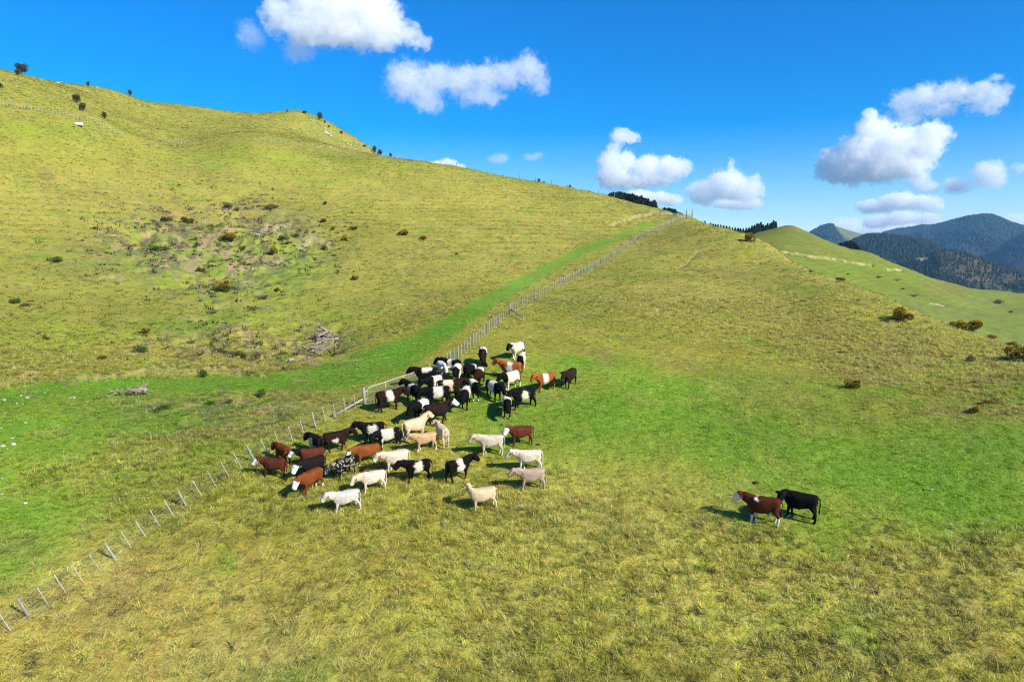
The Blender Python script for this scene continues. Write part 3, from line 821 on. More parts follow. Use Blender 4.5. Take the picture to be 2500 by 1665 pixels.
def post_mesh(name, r, h, mat, k=8):
    bm = bmesh.new()
    tube(bm, [(0, 0, -.35), (0, 0, h * .5), (0, 0, h - .015), (0, 0, h)], [r * 1.03, r, r * .98, r * .86], k)
    me = bm_mesh(name, bm, mat)
    return me

def batten_mesh(h, k=1.0):
    bm = bmesh.new()
    bmesh.ops.create_cube(bm, size=1)
    for v in bm.verts:
        v.co.x *= .040 * k; v.co.y *= .030 * k; v.co.z = (v.co.z + .5) * h + .03
    bmesh.ops.bevel(bm, geom=bm.edges[:], offset=.005, segments=1, affect='EDGES')
    return bm_mesh('batten', bm, M_BATTEN, False)

ME_POST = post_mesh('fence_post', .072, 1.0, M_POST)
ME_POSTBIG = post_mesh('strainer_post', .125, 1.12, M_POST, 10)
ME_BATTEN = batten_mesh(.93)
ME_BATTEN_UP = batten_mesh(.95, 1.5)

def lean_rot(lean, yaw=0.0):
    """lean: tilt towards -x in radians"""
    return Euler((0, -lean, 0)).to_matrix().to_4x4() @ Euler((0, 0, yaw)).to_matrix().to_4x4()

def run_fence(root, spots, leans, n_batten, heights, strainers=(), wires=(.16, .32, .48, .64, .80, .92), wr=.0045, bat=None):
    base = root.location
    P = []
    for i, (p, le) in enumerate(zip(spots, leans)):
        big = i in strainers
        o = link('strainer_post' if big else 'fence_post', ME_POSTBIG if big else ME_POST, root)
        mw = Matrix.Translation(p - base) @ lean_rot(le + random.uniform(-.02, .02), random.uniform(0, 3)) @ Matrix.Diagonal((1, 1, heights * random.uniform(.96, 1.05), 1))
        o.matrix_local = mw
        P.append((p, le, True))
        if i < len(spots) - 1:
            q = spots[i + 1]; yaw = math.atan2(q.y - p.y, q.x - p.x)
            for k in range(1, n_batten + 1):
                f = k / (n_batten + 1)
                x = p.x + (q.x - p.x) * f; y = p.y + (q.y - p.y) * f
                b = Vector((x, y, ground_z(x, y)))
                l2 = le + (leans[i + 1] - le) * f + random.uniform(-.03, .03)
                o = link('batten', bat or ME_BATTEN, root)
                o.matrix_local = Matrix.Translation(b - base) @ lean_rot(l2, yaw) @ Matrix.Diagonal((1, 1, heights * random.uniform(.97, 1.04), 1))
                P.append((b, l2, False))
    for h in wires:
        bm = bmesh.new()
        tube(bm, [p - base + lean_rot(le) @ Vector((0, 0, h * heights)) for p, le, big in P], wr, 4)
        link('wire', bm_mesh('wire', bm, M_WIRE), root)
    return P

# lower fence: from the corner of the field up to the gate
LOW = [(14,1552),(75,1511),(284,1368),(458,1240),(623,1128),(771,1044),(891,988)]
low_spots = [place(*p) for p in LOW]
a = low_spots[1] - low_spots[2]
low_spots[0] = low_spots[1] + a * 1.0; low_spots[0].z = ground_z(low_spots[0].x, low_spots[0].y)
fr = empty('wire_fence', low_spots[-1])
tag(fr, 'lower wire fence with leaning posts running down from the gate to the corner', 'fence')
run_fence(fr, low_spots, [.5, .5, .5, .48, .44, .22, .05], 4, 1.2, strainers=(6,))
# stay against the gate post
bm = bmesh.new()
g0 = low_spots[-1]; sf = place(815, 1018)
tube(bm, [g0 - fr.location + Vector((-.1, 0, .45)), sf - fr.location + Vector((0, 0, .12))], [.075, .08], 8)
link('stay', bm_mesh('stay', bm, M_BATTEN), fr)
bm = bmesh.new()
tube(bm, [sf - fr.location + Vector((0, 0, -.2)), sf - fr.location + Vector((-.05, 0, .28))], [.1, .1], 8)
link('stay_block', bm_mesh('stay_block', bm, M_POST), fr)

# upper fence: from the far gate post up to the ridge
UP = [(1034,938),(1073,905),(1119,879),(1156,845),(1189,815),(1218,791),(1245,767),(1275,749),(1306,733),(1332,719),(1355,705),(1378,693),(1399,682),(1418,672),(1437,663),(1452,654),(1467,645),(1481,637),(1494,629),(1507,622),(1519,614),(1530,606),(1541,598),(1550,591),(1559,583),(1574,577),(1589,570),(1602,564),(1614,557),(1627,552),(1639,548),(1650,544),(1662,540),(1676,535),(1688,533)]
up_spots = [place(*p) for p in UP]
fu = empty('wire_fence', up_spots[0])
tag(fu, 'long upper wire fence climbing from the cattle to the top of the ridge', 'fence')
run_fence(fu, up_spots, [.02] * len(UP), 4, 1.2, strainers=(0, 6, 24, 34), wr=.008, bat=ME_BATTEN_UP)
for (ax, ay), idx in (((1278,785), 6), ((1564,588), 24)):
    q = place(ax, ay); p = up_spots[idx]
    bm = bmesh.new()
    tube(bm, [p - fu.location + Vector((.08, 0, .55)), q - fu.location + Vector((0, 0, .42))], .07, 8)
    link('stay', bm_mesh('stay', bm, M_WOODDEAD), fu)
    bm = bmesh.new()
    tube(bm, [q - fu.location + Vector((0, 0, -.3)), q - fu.location + Vector((0, 0, .55))], .085, 8)
    link('stay_post', bm_mesh('stay_post', bm, M_WOODDEAD), fu)

# field gate between the two fences
ga = low_spots[-1] + (up_spots[0] - low_spots[-1]).normalized() * .22
gb = up_spots[0] - (up_spots[0] - low_spots[-1]).normalized() * .2
gate = empty('field_gate', ga)
tag(gate, 'galvanised tube field gate with wire netting behind the belted cow', 'gate')
dx = gb - ga; L = math.hypot(dx.x, dx.y); ux = Vector((dx.x / L, dx.y / L, dx.z / L))
def gp(s, z): return ux * s + Vector((0, 0, z * 1.18))
bm = bmesh.new()
rr = .22; loop = []
for cx_, cz_, a0 in ((L - rr, 1.05 - rr, 0), (rr, 1.05 - rr, 90)):
    for k in range(5):
        a = math.radians(a0 + k * 22.5); loop.append(gp(cx_ + rr * math.cos(a), cz_ + rr * math.sin(a)))
loop = [gp(L, .12)] + loop + [gp(0, .12)]
tube(bm, loop, .027, 8)
tube(bm, [gp(0, .12), gp(L, .12)], .024, 8)
link('gate_frame', bm_mesh('gate_frame', bm, M_GALV), gate)
for f in (.33, .66):
    bm = bmesh.new(); tube(bm, [gp(L * f, .12), gp(L * f, 1.05)], .02, 6)
    link('gate_upright', bm_mesh('gate_upright', bm, M_GALV), gate)
bm = bmesh.new()
step = .16; hgt = .9; k = -int(hgt / step) - 1
while k * step < L:
    for sgn in (1, -1):
        s0 = k * step; p0 = [s0, 0.0]; p1 = [s0 + hgt, hgt]
        lo, hi = max(s0, .03), min(s0 + hgt, L - .03)
        if hi - lo > .05:
            z0, z1 = lo - s0, hi - s0
            if sgn < 0: z0, z1 = hgt - z0, hgt - z1
            tube(bm, [gp(lo, .13 + z0), gp(hi, .13 + z1)], .0055, 3, False)
    k += 1
link('gate_netting', bm_mesh('gate_netting', bm, M_WIRE), gate)
bm = bmesh.new()
tube(bm, [gp(-.2, .3), gp(0.03, .3)], .03, 6); tube(bm, [gp(-.2, .85), gp(0.03, .85)], .03, 6)
link('gate_hinge', bm_mesh('gate_hinge', bm, M_GALV), gate)

# little gate on the ridge at the head of the fence
pa, pb = place(1666, 530), place(1676, 534)
rg = empty('ridge_gate', up_spots[-1])
tag(rg, 'small dark gate with tall posts at the ridge end of the long fence', 'gate')
for i, (px_, py_, hh) in enumerate(((1676,535,1.9),(1690,533,2.0))):
    p = place(px_, py_); o = link('gate_post', ME_POSTBIG, rg); o.matrix_local = Matrix.Translation(p - rg.location) @ Matrix.Diagonal((1.1, 1.1, hh / 1.12 * 1.2, 1))
bm = bmesh.new()
p0 = place(1676, 535) - rg.location; p1 = p0 + Vector((-4.2, .6, .2))
for z in (.35, .8, 1.25): tube(bm, [p0 + Vector((0, 0, z + .2)), p1 + Vector((0, 0, z + .2))], .035, 6)
tube(bm, [p1 + Vector((0, 0, .3)), p1 + Vector((0, 0, 1.5))], .05, 6)
link('gate_frame', bm_mesh('gate_frame', bm, M_GALV), rg)

# distant fences
def line_fence(label, px_pts, n, h, wires=(.3, .6, .9), mats=ME_BATTEN, every=5, rmin=12):
    L_ = np.array(px_pts, float)
    seg = np.concatenate([[0], np.cumsum(np.hypot(*np.diff(L_, axis=0).T))])
    spots = []
    for s in np.linspace(0, seg[-1], n):
        spots.append(place(np.interp(s, seg, L_[:, 0]), np.interp(s, seg, L_[:, 1]), rmin))
    root = empty('wire_fence', spots[0]); tag(root, label, 'fence')
    for i, p in enumerate(spots):
        big = i % every == 0
        o = link('fence_post' if big else 'batten', ME_POST if big else mats, root)
        o.matrix_local = Matrix.Translation(p - root.location) @ lean_rot(random.uniform(-.05, .05), random.uniform(0, 3)) @ Matrix.Diagonal((2.4 if not big else 1.3, 2.4 if not big else 1.3, 1.25 * h * random.uniform(.93, 1.07), 1))
    for w in wires:
        bm = bmesh.new(); tube(bm, [p - root.location + Vector((0, 0, w * h * 1.25)) for p in spots], .008, 3, False)
        link('wire', bm_mesh('wire', bm, M_WIRE), root)
line_fence('distant pale fence slanting across the hill above the white trough', [(-60,250),(0,256),(90,273),(163,285),(223,301),(261,319),(300,338)], 44, 1.05)
line_fence('short scrap of distant fence showing in the hollow of the hill', [(388,347),(425,350),(467,355)], 11, .9)
line_fence('distant pale fence below the rocky peak running out along the crest', [(615,343),(688,353),(777,365),(865,374),(931,379),(975,386),(1041,397)], 56, 1.1)
line_fence('thin row of dark posts along the bare skyline of the ridge', [(1075,404),(1120,411),(1180,422),(1250,434),(1343,450),(1437,469),(1500,484)], 12, 1.25, every=1)
# ------------------------------------------------------------------ cattle
def loft(bm, secs, k=14, pw=2.3):
    """closed loft; each section: centre, half width vector, half height vector"""
    rings = []
    for c, a, b in secs:
        ring = []
        for j in range(k):
            t = j * 2 * math.pi / k
            ct, st = math.cos(t), math.sin(t)
            ct = math.copysign(abs(ct) ** (2 / pw), ct); st = math.copysign(abs(st) ** (2 / pw), st)
            ring.append(bm.verts.new(Vector(c) + Vector(a) * ct + Vector(b) * st))
        rings.append(ring)
    for i in range(len(rings) - 1):
        for j in range(k):
            bm.faces.new((rings[i][j], rings[i][(j + 1) % k], rings[i + 1][(j + 1) % k], rings[i + 1][j]))
    bm.faces.new(rings[0][::-1]); bm.faces.new(rings[-1])

POSE = {'up': ((1.02, 1.40), -40), 'level': ((1.07, 1.27), -50), 'low': ((1.11, 1.08), -58), 'graze': ((1.06, .46), -70)}

def cow_body(pose='level', yaw=0.0, hyaw=None, stance=0.0, fat=1.0, tail=0.0, seed=0):
    """one continuous body of a standing cow facing +x; returns mesh and head frame"""
    g = random.Random(seed)
    bm = bmesh.new()
    T = [(-.80,1.08,.14,.16),(-.785,1.04,.24,.235),(-.70,.99,.285,.315),(-.5,.975,.30,.33),(-.25,.925,.33,.375),(0,.888,.352,.412),(.2,.878,.342,.42),(.4,.89,.30,.42),(.56,.915,.255,.385),(.68,.945,.195,.30),(.76,.97,.11,.18)]
    loft(bm, [((x, 0, z), (0, w * fat, 0), (0, 0, h)) for x, z, w, h in T], 16, 2.8)
    # withers and hips
    loft(bm, [((.15, 0, 1.24), (0, .06, 0), (0, 0, .05)), ((.42, 0, 1.25), (0, .09, 0), (0, 0, .07)), ((.62, 0, 1.2), (0, .08, 0), (0, 0, .07))], 8)
    for s in (1, -1):
        loft(bm, [((-.5, .17 * s, 1.22), (0, .05, 0), (0, 0, .05)), ((-.42, .2 * s, 1.2), (0, .06, 0), (0, 0, .06)), ((-.33, .2 * s, 1.15), (0, .05, 0), (0, 0, .05))], 8)
    (px, pz), pitch = POSE[pose]
    cy, sy = math.cos(yaw), math.sin(yaw)
    bx = .60
    poll = Vector((bx + (px - bx) * cy, (px - bx) * sy, pz))
    b0 = Vector((.46, 0, 1.0)); 
    mid = Vector((bx + (px - bx) * .45 * math.cos(yaw * .6), (px - bx) * .45 * math.sin(yaw * .6), .5 * (1.03 + pz) + .0))
    def frame(d):
        d = d.normalized(); side = Vector((-d.y, d.x, 0))
        side = side.normalized() if side.length > 1e-4 else Vector((0, 1, 0))
        return side, d.cross(side) * -1
    d0 = mid - b0; s0, u0 = frame(d0); d1 = poll - mid; s1, u1 = frame(d1)
    s0 = Vector((0, 1, 0))
    loft(bm, [(b0, s0 * .23, u0 * .35), (b0.lerp(mid, .5), s0.lerp(s1, .3) * .195, u0 * .29), (mid, s0.lerp(s1, .6) * .18, u0.lerp(u1, .5) * .275), (mid.lerp(poll, .6), s1 * .15, u1 * .225), (poll + d1.normalized() * .03, s1 * .1, u1 * .13)], 12)
    hy = yaw if hyaw is None else hyaw
    pr = math.radians(pitch)
    hd = Vector((math.cos(pr) * math.cos(hy), math.cos(pr) * math.sin(hy), math.sin(pr)))
    hs, hu = frame(hd)
    H_ = [(k * 1.14, w * 1.16, h * 1.16) for k, w, h in [(-.07,.11,.10),(-.02,.145,.15),(.08,.155,.175),(.19,.138,.165),(.30,.118,.142),(.40,.118,.128),(.475,.108,.11),(.515,.06,.065)]]
    hc = poll + Vector((0, 0, .02))
    loft(bm, [(hc + hd * t - hu * (.02 * t), hs * w, hu * h) for t, w, h in H_], 12, 3.0)
    for s in (1, -1):                                                # ears
        e0 = hc + hd * .02 + hs * (.10 * s) + hu * .05
        e1 = e0 + hs * (.15 * s) - hd * .03 + hu * .03; e2 = e0 + hs * (.31 * s) + hu * .03
        loft(bm, [(e0, hd * .035, hu * .032), (e1, hd * .09, hu * .04), (e2, hd * .04, hu * .026)], 8, 2)
    def limb(pts):
        secs = []
        for i, (x, y, z, rx, ry) in enumerate(pts):
            k_ = 1.2 if z < .6 else 1.05
            secs.append(((x, y, z), (rx * k_, 0, 0), (0, ry * k_, 0)))
        loft(bm, secs, 10, 2)
    for s in (1, -1):
        f = stance * (1 if s > 0 else -1) + g.uniform(-.05, .05)
        limb([(.44, .15 * s, 1.0, .17, .09), (.46, .18 * s, .78, .14, .10), (.47 + f * .2, .185 * s, .62, .098, .082), (.47 + f * .5, .18 * s, .40, .066, .062), (.47 + f * .75, .175 * s, .26, .047, .045), (.475 + f, .175 * s, .11, .05, .048), (.50 + f, .175 * s, .055, .062, .055), (.505 + f, .175 * s, 0, .066, .058)])
        r = -stance * .9 * (1 if s > 0 else -1) + g.uniform(-.05, .05)
        limb([(-.55, .15 * s, 1.08, .22, .10), (-.58, .185 * s, .88, .225, .115), (-.55 + r * .15, .20 * s, .70, .165, .105), (-.64 + r * .4, .19 * s, .54, .085, .072), (-.70 + r * .6, .18 * s, .43, .07, .058), (-.69 + r * .8, .175 * s, .28, .052, .047), (-.66 + r, .175 * s, .11, .052, .05), (-.63 + r, .175 * s, .055, .064, .056), (-.625 + r, .175 * s, 0, .068, .058)])
    tl = [(-.78, 0, 1.24), (-.88, tail * .1, 1.16), (-.915, tail * .35, .92), (-.90, tail * .7, .66), (-.885, tail, .48), (-.89, tail * 1.15, .34)]
    tube(bm, tl, [.05, .04, .028, .027, .04, .02], 7)
    for v in bm.verts: v.co.z += .11 * float(sstep(0, .62, v.co.z))
    hc = hc + Vector((0, 0, .11)); poll = poll + Vector((0, 0, .11))
    bmesh.ops.recalc_face_normals(bm, faces=bm.faces)
    me = bpy.data.meshes.new('cow_body'); bm.to_mesh(me); bm.free()
    tmp = bpy.data.objects.new('tmp', me); COL.objects.link(tmp)
    m = tmp.modifiers.new('r', 'REMESH'); m.mode = 'VOXEL'; m.voxel_size = .024
    m = tmp.modifiers.new('s', 'SMOOTH'); m.factor = .5; m.iterations = 3
    m = tmp.modifiers.new('d', 'DECIMATE'); m.ratio = .5
    dg = bpy.context.evaluated_depsgraph_get()
    res = bpy.data.meshes.new_from_object(tmp.evaluated_get(dg))
    bpy.data.objects.remove(tmp); bpy.data.meshes.remove(me)
    res.name = 'cow'
    n_ = len(res.vertices); V = np.empty(n_ * 3, np.float32); res.vertices.foreach_get('co', V); V = V.reshape(-1, 3).astype(float)
    N = np.empty(n_ * 3, np.float32); res.vertices.foreach_get('normal', N); N = N.reshape(-1, 3)
    amp = .016 * sstep(.35, .7, V[:, 2]) + .003
    V += N * (amp * (noise3(V * np.array((5, 5, 3.2)) + seed, seed) + .45 * noise3(V * 11, seed + 5)))[:, None]
    res.vertices.foreach_set('co', V.astype(np.float32).ravel()); res.update()
    for p in res.polygons: p.use_smooth = True
    return res, (hc, hd, hs, hu, poll)

WHITE = np.array((.61, .57, .47)); BLACK = np.array((.0065, .0055, .0055)); DARKB = np.array((.020, .0095, .006)); REDB = np.array((.17, .047, .014))
ORANGE = np.array((.28, .085, .020)); MAROON = np.array((.085, .024, .012)); CREAM = np.array((.60, .47, .30)); TAN = np.array((.47, .31, .16)); IVORY = np.array((.68, .61, .47)); GREYTAN = np.array((.40, .31, .225)); SNOW = np.array((.70, .69, .64))

def coat(V, fr, seed, base, belt=None, jag=.07, top=None, bottom=None, bcol=None, face=None, head=None, socks=None, speck=None, neck=None, mottle=.18, rump=None, blaze=False):
    hc, hd, hs, hu, poll = fr
    hc = np.array(hc); hd = np.array(hd)
    x, y, z = V.T
    n = noise3(V * 4.2, seed) ; n2 = noise3(V * 11, seed + 3); n3 = noise3(V * 26, seed + 9)
    c = np.array(base)[None] * (1 + mottle * (n * .7 + n2 * .5))[:, None]
    if belt:
        m = sstep(-.028, .028, x - belt[0] + jag * n + .035 * n2 + .02 * n3) * sstep(.028, -.028, x - belt[1] - jag * n + .035 * n2 + .02 * n3)
        if top is not None: m = m * sstep(.03, -.03, z - .11 - top + .18 * n)
        if bottom is not None: m = m * sstep(-.03, .03, z - .11 - bottom + .12 * n)
        b = (WHITE if bcol is None else np.array(bcol))[None] * (1 + .10 * n2 + .06 * n)[:, None]
        # underside a little soiled by the grass
        c = c * (1 - m[:, None]) + b * m[:, None]
    lum = np.array(base).mean()
    if lum > .25:                                                   # pale coats: tan shading on the neck, shoulder and flank
        k = np.clip(.55 * sstep(-.1, .6, n + .5 * n2) + .35 * sstep(.25, .7, x), 0, .8)[:, None] * .55
        c = c * (1 - k) + np.array((.40, .27, .14)) * k
    if speck is not None:
        frac, sc = speck
        m = sstep(frac - .08, frac + .08, noise3(V * 34, seed + 2) + .5 * n3)
        c = c * (1 - m[:, None]) + WHITE * .75 * m[:, None]
    rel = V - hc
    t = rel @ hd; d = np.linalg.norm(rel - t[:, None] * hd[None], axis=1)
    hm = ((t > -.04) & (d < .22 + .06 * (t < .1)) & (rel @ hd < .7))
    hm = hm & ((x > .6) )
    if head is not None: c = np.where((hm)[:, None], np.array(head)[None] * (1 + .12 * n2)[:, None], c)
    if neck is not None:
        m = ((x > .58 + .06 * n) & ~hm); c = np.where(m[:, None], np.array(neck)[None] * (1 + .12 * n2)[:, None], c)
    if face == 'white':
        m = hm & (t > .04 + .06 * n) & (d < .22)
        c = np.where(m[:, None], SNOW[None] * (1 + .08 * n2)[:, None], c)
    elif face == 'blaze':
        sidew = np.abs(rel @ np.array(hs)); up = rel @ np.array(hu)
        m = hm & (sidew < .07 + .02 * n) & (up > .0)
        c = np.where(m[:, None], SNOW[None], c)
    if rump is not None:
        m = x < -.62 + .05 * n; c = np.where(m[:, None], np.array(rump)[None], c)
    if socks is not None:
        hz, which = socks
        m = (z < hz + .05 * n)
        if which == 'rear': m &= x < -.2
        if which == 'front': m &= x > .2
        c = np.where(m[:, None], SNOW[None] * .95, c)
    # muzzle and hooves
    c = np.where((hm & (t > .53))[:, None], np.minimum(c, .25), c)
    c = np.where((z < .045)[:, None], np.array((.05, .04, .03))[None], c)
    return np.clip(c, .003, .9)

m, nt, out = mat_new('cow_hide')
at = nd(nt, 'ShaderNodeAttribute', attribute_name='tone')
tc = nd(nt, 'ShaderNodeTexCoord')
nz = noise_n(nt, tc.outputs['Object'], 30, 3, .7)
nz2 = noise_n(nt, tc.outputs['Object'], 7, 3, .65)
c = mix_rgb(nt, at.outputs['Color'], (.72, .70, .66), remap(nt, nz, .35, .65, .5, 0), 'MULTIPLY')
c = mix_rgb(nt, c, (.74, .66, .56), remap(nt, nz2, .38, .62, .4, 0), 'MULTIPLY')
bs = nd(nt, 'ShaderNodeBsdfPrincipled'); bs.inputs['Roughness'].default_value = .8; bs.inputs['Specular IOR Level'].default_value = .05
nt.links.new(c, bs.inputs['Base Color'])
bp = nd(nt, 'ShaderNodeBump'); bp.inputs['Strength'].default_value = .3; bp.inputs['Distance'].default_value = .02
nt.links.new(nz, bp.inputs['Height']); nt.links.new(bp.outputs[0], bs.inputs['Normal'])
nt.links.new(bs.outputs[0], out.inputs['Surface'])
M_HIDE = m
M_TAG = simple_mat('orange_ear_tag', (.75, .28, .03), .5, 0, 5)

def R_(d): return math.radians(d)
BG = dict(base=BLACK); DB = dict(base=DARKB)
# ground point, heading in the picture (0 right, 90 away, 180 left, 270 towards the camera), size, pose, neck turn, stance, coat, label
COWS = [
 (1263,874,234,.98,'level',0,.05,dict(base=WHITE,head=BLACK,rump=BLACK,belt=(-.7,.75),socks=(.5,'all')),'white bodied cow with black head, highest up the slope by the fence top end'),
 (1179,889,268,1.0,'low',0,.03,dict(base=DARKB,belt=(-.55,.28),bottom=.82),'dark cow with white saddle, head down, alone nearest the fence posts'),
 (1273,902,80,.95,'low',0,.02,dict(base=WHITE,head=BLACK,socks=None,rump=BLACK,belt=(-.66,.6)),'white cow half hidden behind the orange belted cow'),
 (1247,925,168,1.0,'up',0,.06,dict(base=ORANGE,belt=(-.18,.22)),'orange red cow with white belt and raised head beside the white cow'),
 (1248,950,226,1.0,'level',0,.04,dict(base=WHITE,head=BLACK,neck=BLACK,rump=BLACK,belt=(-.62,.52),socks=(.5,'all')),'white bodied cow with black head standing below the orange belted cow'),
 (1331,952,212,.95,'level',.25,.05,dict(base=ORANGE,belt=(-.12,.30)),'orange red cow with neat white belt at the edge of the herd'),
 (1391,943,246,.95,'level',0,.03,dict(base=np.array((.022,.014,.012))),'plain black brown cow standing outermost on the uphill side'),
 (1102,917,152,.98,'level',.2,.03,dict(base=BLACK,belt=(-.22,.18)),'black belted cow closest along the uphill fence'),
 (1081,923,285,.95,'low',0,.02,dict(base=SNOW*.95,speck=(.9,1)),'mostly white cow squeezed between two belted cows at the fence'),
 (1116,934,263,1.0,'level',0,.04,dict(base=SNOW*.96,head=BLACK,neck=BLACK),'white cow with black face looking at the camera beside the fence'),
 (1042,940,176,1.02,'level',.1,.03,dict(base=BLACK,belt=(-.5,.25),bottom=1.02),'black cow with white stripe along its back by the gate end of the fence'),
 (1153,929,42,.98,'level',-.2,.03,dict(base=BLACK,belt=(.02,.16),jag=.03),'black cow with one thin white band facing away uphill'),
 (1170,940,255,.98,'low',.1,.04,dict(base=DARKB,belt=(-.45,.1),bottom=1.08),'dark cow with pale patch on its back in the middle of the crowd'),
 (1157,973,286,1.0,'level',0,.04,dict(base=BLACK,belt=(-.6,.42),bcol=IVORY,socks=(.14,'all')),'black cow with cream back and white hooves facing the camera'),
 (1206,974,304,.98,'low',0,.07,dict(base=BLACK,belt=(-.38,.36),bcol=np.array((.58,.54,.47)),speck=None),'grey white belted cow with black spot turned towards the camera'),
 (1278,995,200,1.02,'level',.55,.07,dict(base=BLACK*1.2,belt=(-.30,.18),top=1.16,jag=.13,bcol=IVORY*.9),'black cow with ragged cream belt at the front of the upper group'),
 (1238,1015,272,1.0,'low',0,.03,dict(base=BLACK,belt=(-.65,.34),bottom=.7,socks=(.08,'all')),'black cow with white shoulders walking straight towards the camera'),
 (951,1000,14,1.05,'level',.1,.06,dict(base=DARKB,belt=(-.20,.28)),'brown black cow with broad white belt right in front of the gate'),
 (1010,982,118,1.0,'up',.5,.03,dict(base=BLACK,belt=(-.1,.28)),'black belted cow beside the gate looking back over its neck'),
 (1066,960,206,1.0,'low',0,.03,dict(base=BLACK,belt=(-.35,.3),bcol=IVORY),'black cow with ivory belt packed in behind the cream belted one'),
 (1069,990,186,1.04,'low',.2,.03,dict(base=BLACK,belt=(-.36,.27),bcol=WHITE),'black cow with clean white belt, head hidden, below the crowd by the gate'),
 (1099,974,2,1.06,'level',.2,.04,dict(base=DARKB,belt=(-.40,.20),bcol=CREAM*1.1),'big dark cow with wide cream belt in the middle of the upper crowd'),
 (1137,993,262,1.02,'low',0,.05,dict(base=BLACK,belt=(-.66,.3),bottom=.62),'black fronted cow with white sides facing the camera in the crowd'),
 (1031,1022,228,1.02,'low',0,.03,dict(base=BLACK,belt=(-.42,.28),bcol=SNOW),'black cow with bright white belt bowing its head behind the white faced black cow'),
 (1068,1033,12,1.06,'up',-.1,.04,dict(base=np.array((.020,.012,.010)),face='white'),'long black brown cow with white face looking right between the two groups'),
 (1015,1070,28,1.06,'up',.1,.05,dict(base=CREAM*1.05),'tall cream cow with its head raised behind the tan calf'),
 (1081,1084,108,1.0,'level',.3,.04,dict(base=CREAM,rump=CREAM*.95),'cream cow facing away with its tail to the camera'),
 (1039,1098,192,.92,'level',-.1,.05,dict(base=TAN*1.1,face=None,socks=(.3,'all')),'small tan cow standing in front of the tall cream cow'),
 (911,1078,176,1.04,'level',-.3,.06,dict(base=BLACK*1.4,belt=(-.32,.22),top=1.2,jag=.15),'black cow with jagged white belt at the top of the lower group'),
 (950,1091,193,1.0,'low',.4,.05,dict(base=BLACK*1.3,belt=(-.36,.50),bcol=WHITE,face='blaze',socks=(.16,'rear')),'white bodied cow with black head and rump next to the cream cows'),
 (823,1100,10,1.04,'level',.1,.06,dict(base=DARKB*1.05,belt=(-.22,.12),top=.98,jag=.1),'dark brown cow with white patch low on its side'),
 (773,1106,118,1.0,'low',.1,.03,dict(base=BLACK*1.6,belt=(-.15,.45),bcol=WHITE,top=1.12),'black cow with white flank standing tail on behind the fence posts'),
 (692,1130,118,1.0,'low',0,.04,dict(base=REDB*.72),'plain red brown cow seen from behind beside the leaning fence'),
 (671,1164,152,1.0,'level',.25,.05,dict(base=MAROON,face='white'),'dark red cow with white face nearest the leaning fence'),
 (763,1142,177,1.05,'level',.05,.04,dict(base=MAROON*1.2,neck=BLACK*1.5,face='white',head=BLACK*1.5),'red brown cow with black neck and white muzzle behind the black one'),
 (765,1165,206,1.05,'low',.1,.04,dict(base=BLACK*1.8,face='white',head=SNOW),'charcoal cow with white head half behind the glossy red cow'),
 (761,1199,221,1.08,'low',.15,.05,dict(base=REDB*1.0,face='white',socks=(.36,'rear')),'glossy red cow with white face and white hind legs heading downhill'),
 (841,1166,222,1.05,'low',-.3,.04,dict(base=BLACK,speck=(.38,1),rump=None),'speckled black and white cow beside the glossy red cow'),
 (899,1132,184,1.04,'low',.25,.06,dict(base=ORANGE*.85,face='white',socks=(.2,'all')),'bright chestnut cow with white face in the middle of the lower group'),
 (968,1148,190,1.05,'level',.1,.04,dict(base=IVORY*.92),'cream cow with tail swung out behind the black belted cow'),
 (1021,1172,182,1.08,'level',.2,.05,dict(base=BLACK,belt=(-.30,.16),bcol=IVORY,jag=.09,top=1.25),'black cow with ragged cream belt, lowest belted cow facing downhill'),
 (911,1198,190,1.02,'low',.1,.05,dict(base=IVORY*.95,neck=CREAM,mottle=.3),'shaggy cream white cow behind the lowest white cow'),
 (846,1247,186,1.02,'level',.05,.06,dict(base=SNOW*.76,neck=IVORY*.95,belt=(-.12,.22),top=.95,bcol=IVORY*.8,mottle=.28),'lowest white cow, standing clear at the front of the herd'),
 (1199,1109,181,1.04,'level',.05,.06,dict(base=IVORY*.84),'pale cream cow between the two groups, standing side on'),
 (1272,1085,188,.98,'level',.6,.05,dict(base=MAROON*1.25,face='white',head=MAROON),'chestnut cow with white face standing apart above the cream cow'),
 (1292,1147,180,1.04,'level',.05,.04,dict(base=IVORY),'ivory cow directly behind the grey tan one'),
 (1299,1193,184,1.04,'level',.05,.06,dict(base=GREYTAN),'grey tan cow at the outer edge in front of the ivory cow'),
 (1181,1241,188,1.02,'up',-1.1,.05,dict(base=CREAM*1.02),'cream cow with orange ear tag turning its head away at the herd front'),
 (1121,1170,30,1.08,'level',-.1,.05,dict(base=BLACK*1.1,belt=(-.22,.24)),'black cow with bold white belt facing uphill among the cream cows'),
 (1862,1274,172,1.15,'level',-.05,.05,dict(base=MAROON*.9,face='white',belt=(.22,.36),bottom=1.2,bcol=SNOW,socks=(.5,'all')),'dark brown cow with white face and white legs, front one of the lone pair'),
 (1952,1264,168,1.15,'level',1.15,.05,dict(base=BLACK*1.2,face='blaze'),'glossy black cow with white blaze, rear one of the lone pair'),
]
cow_bases = []
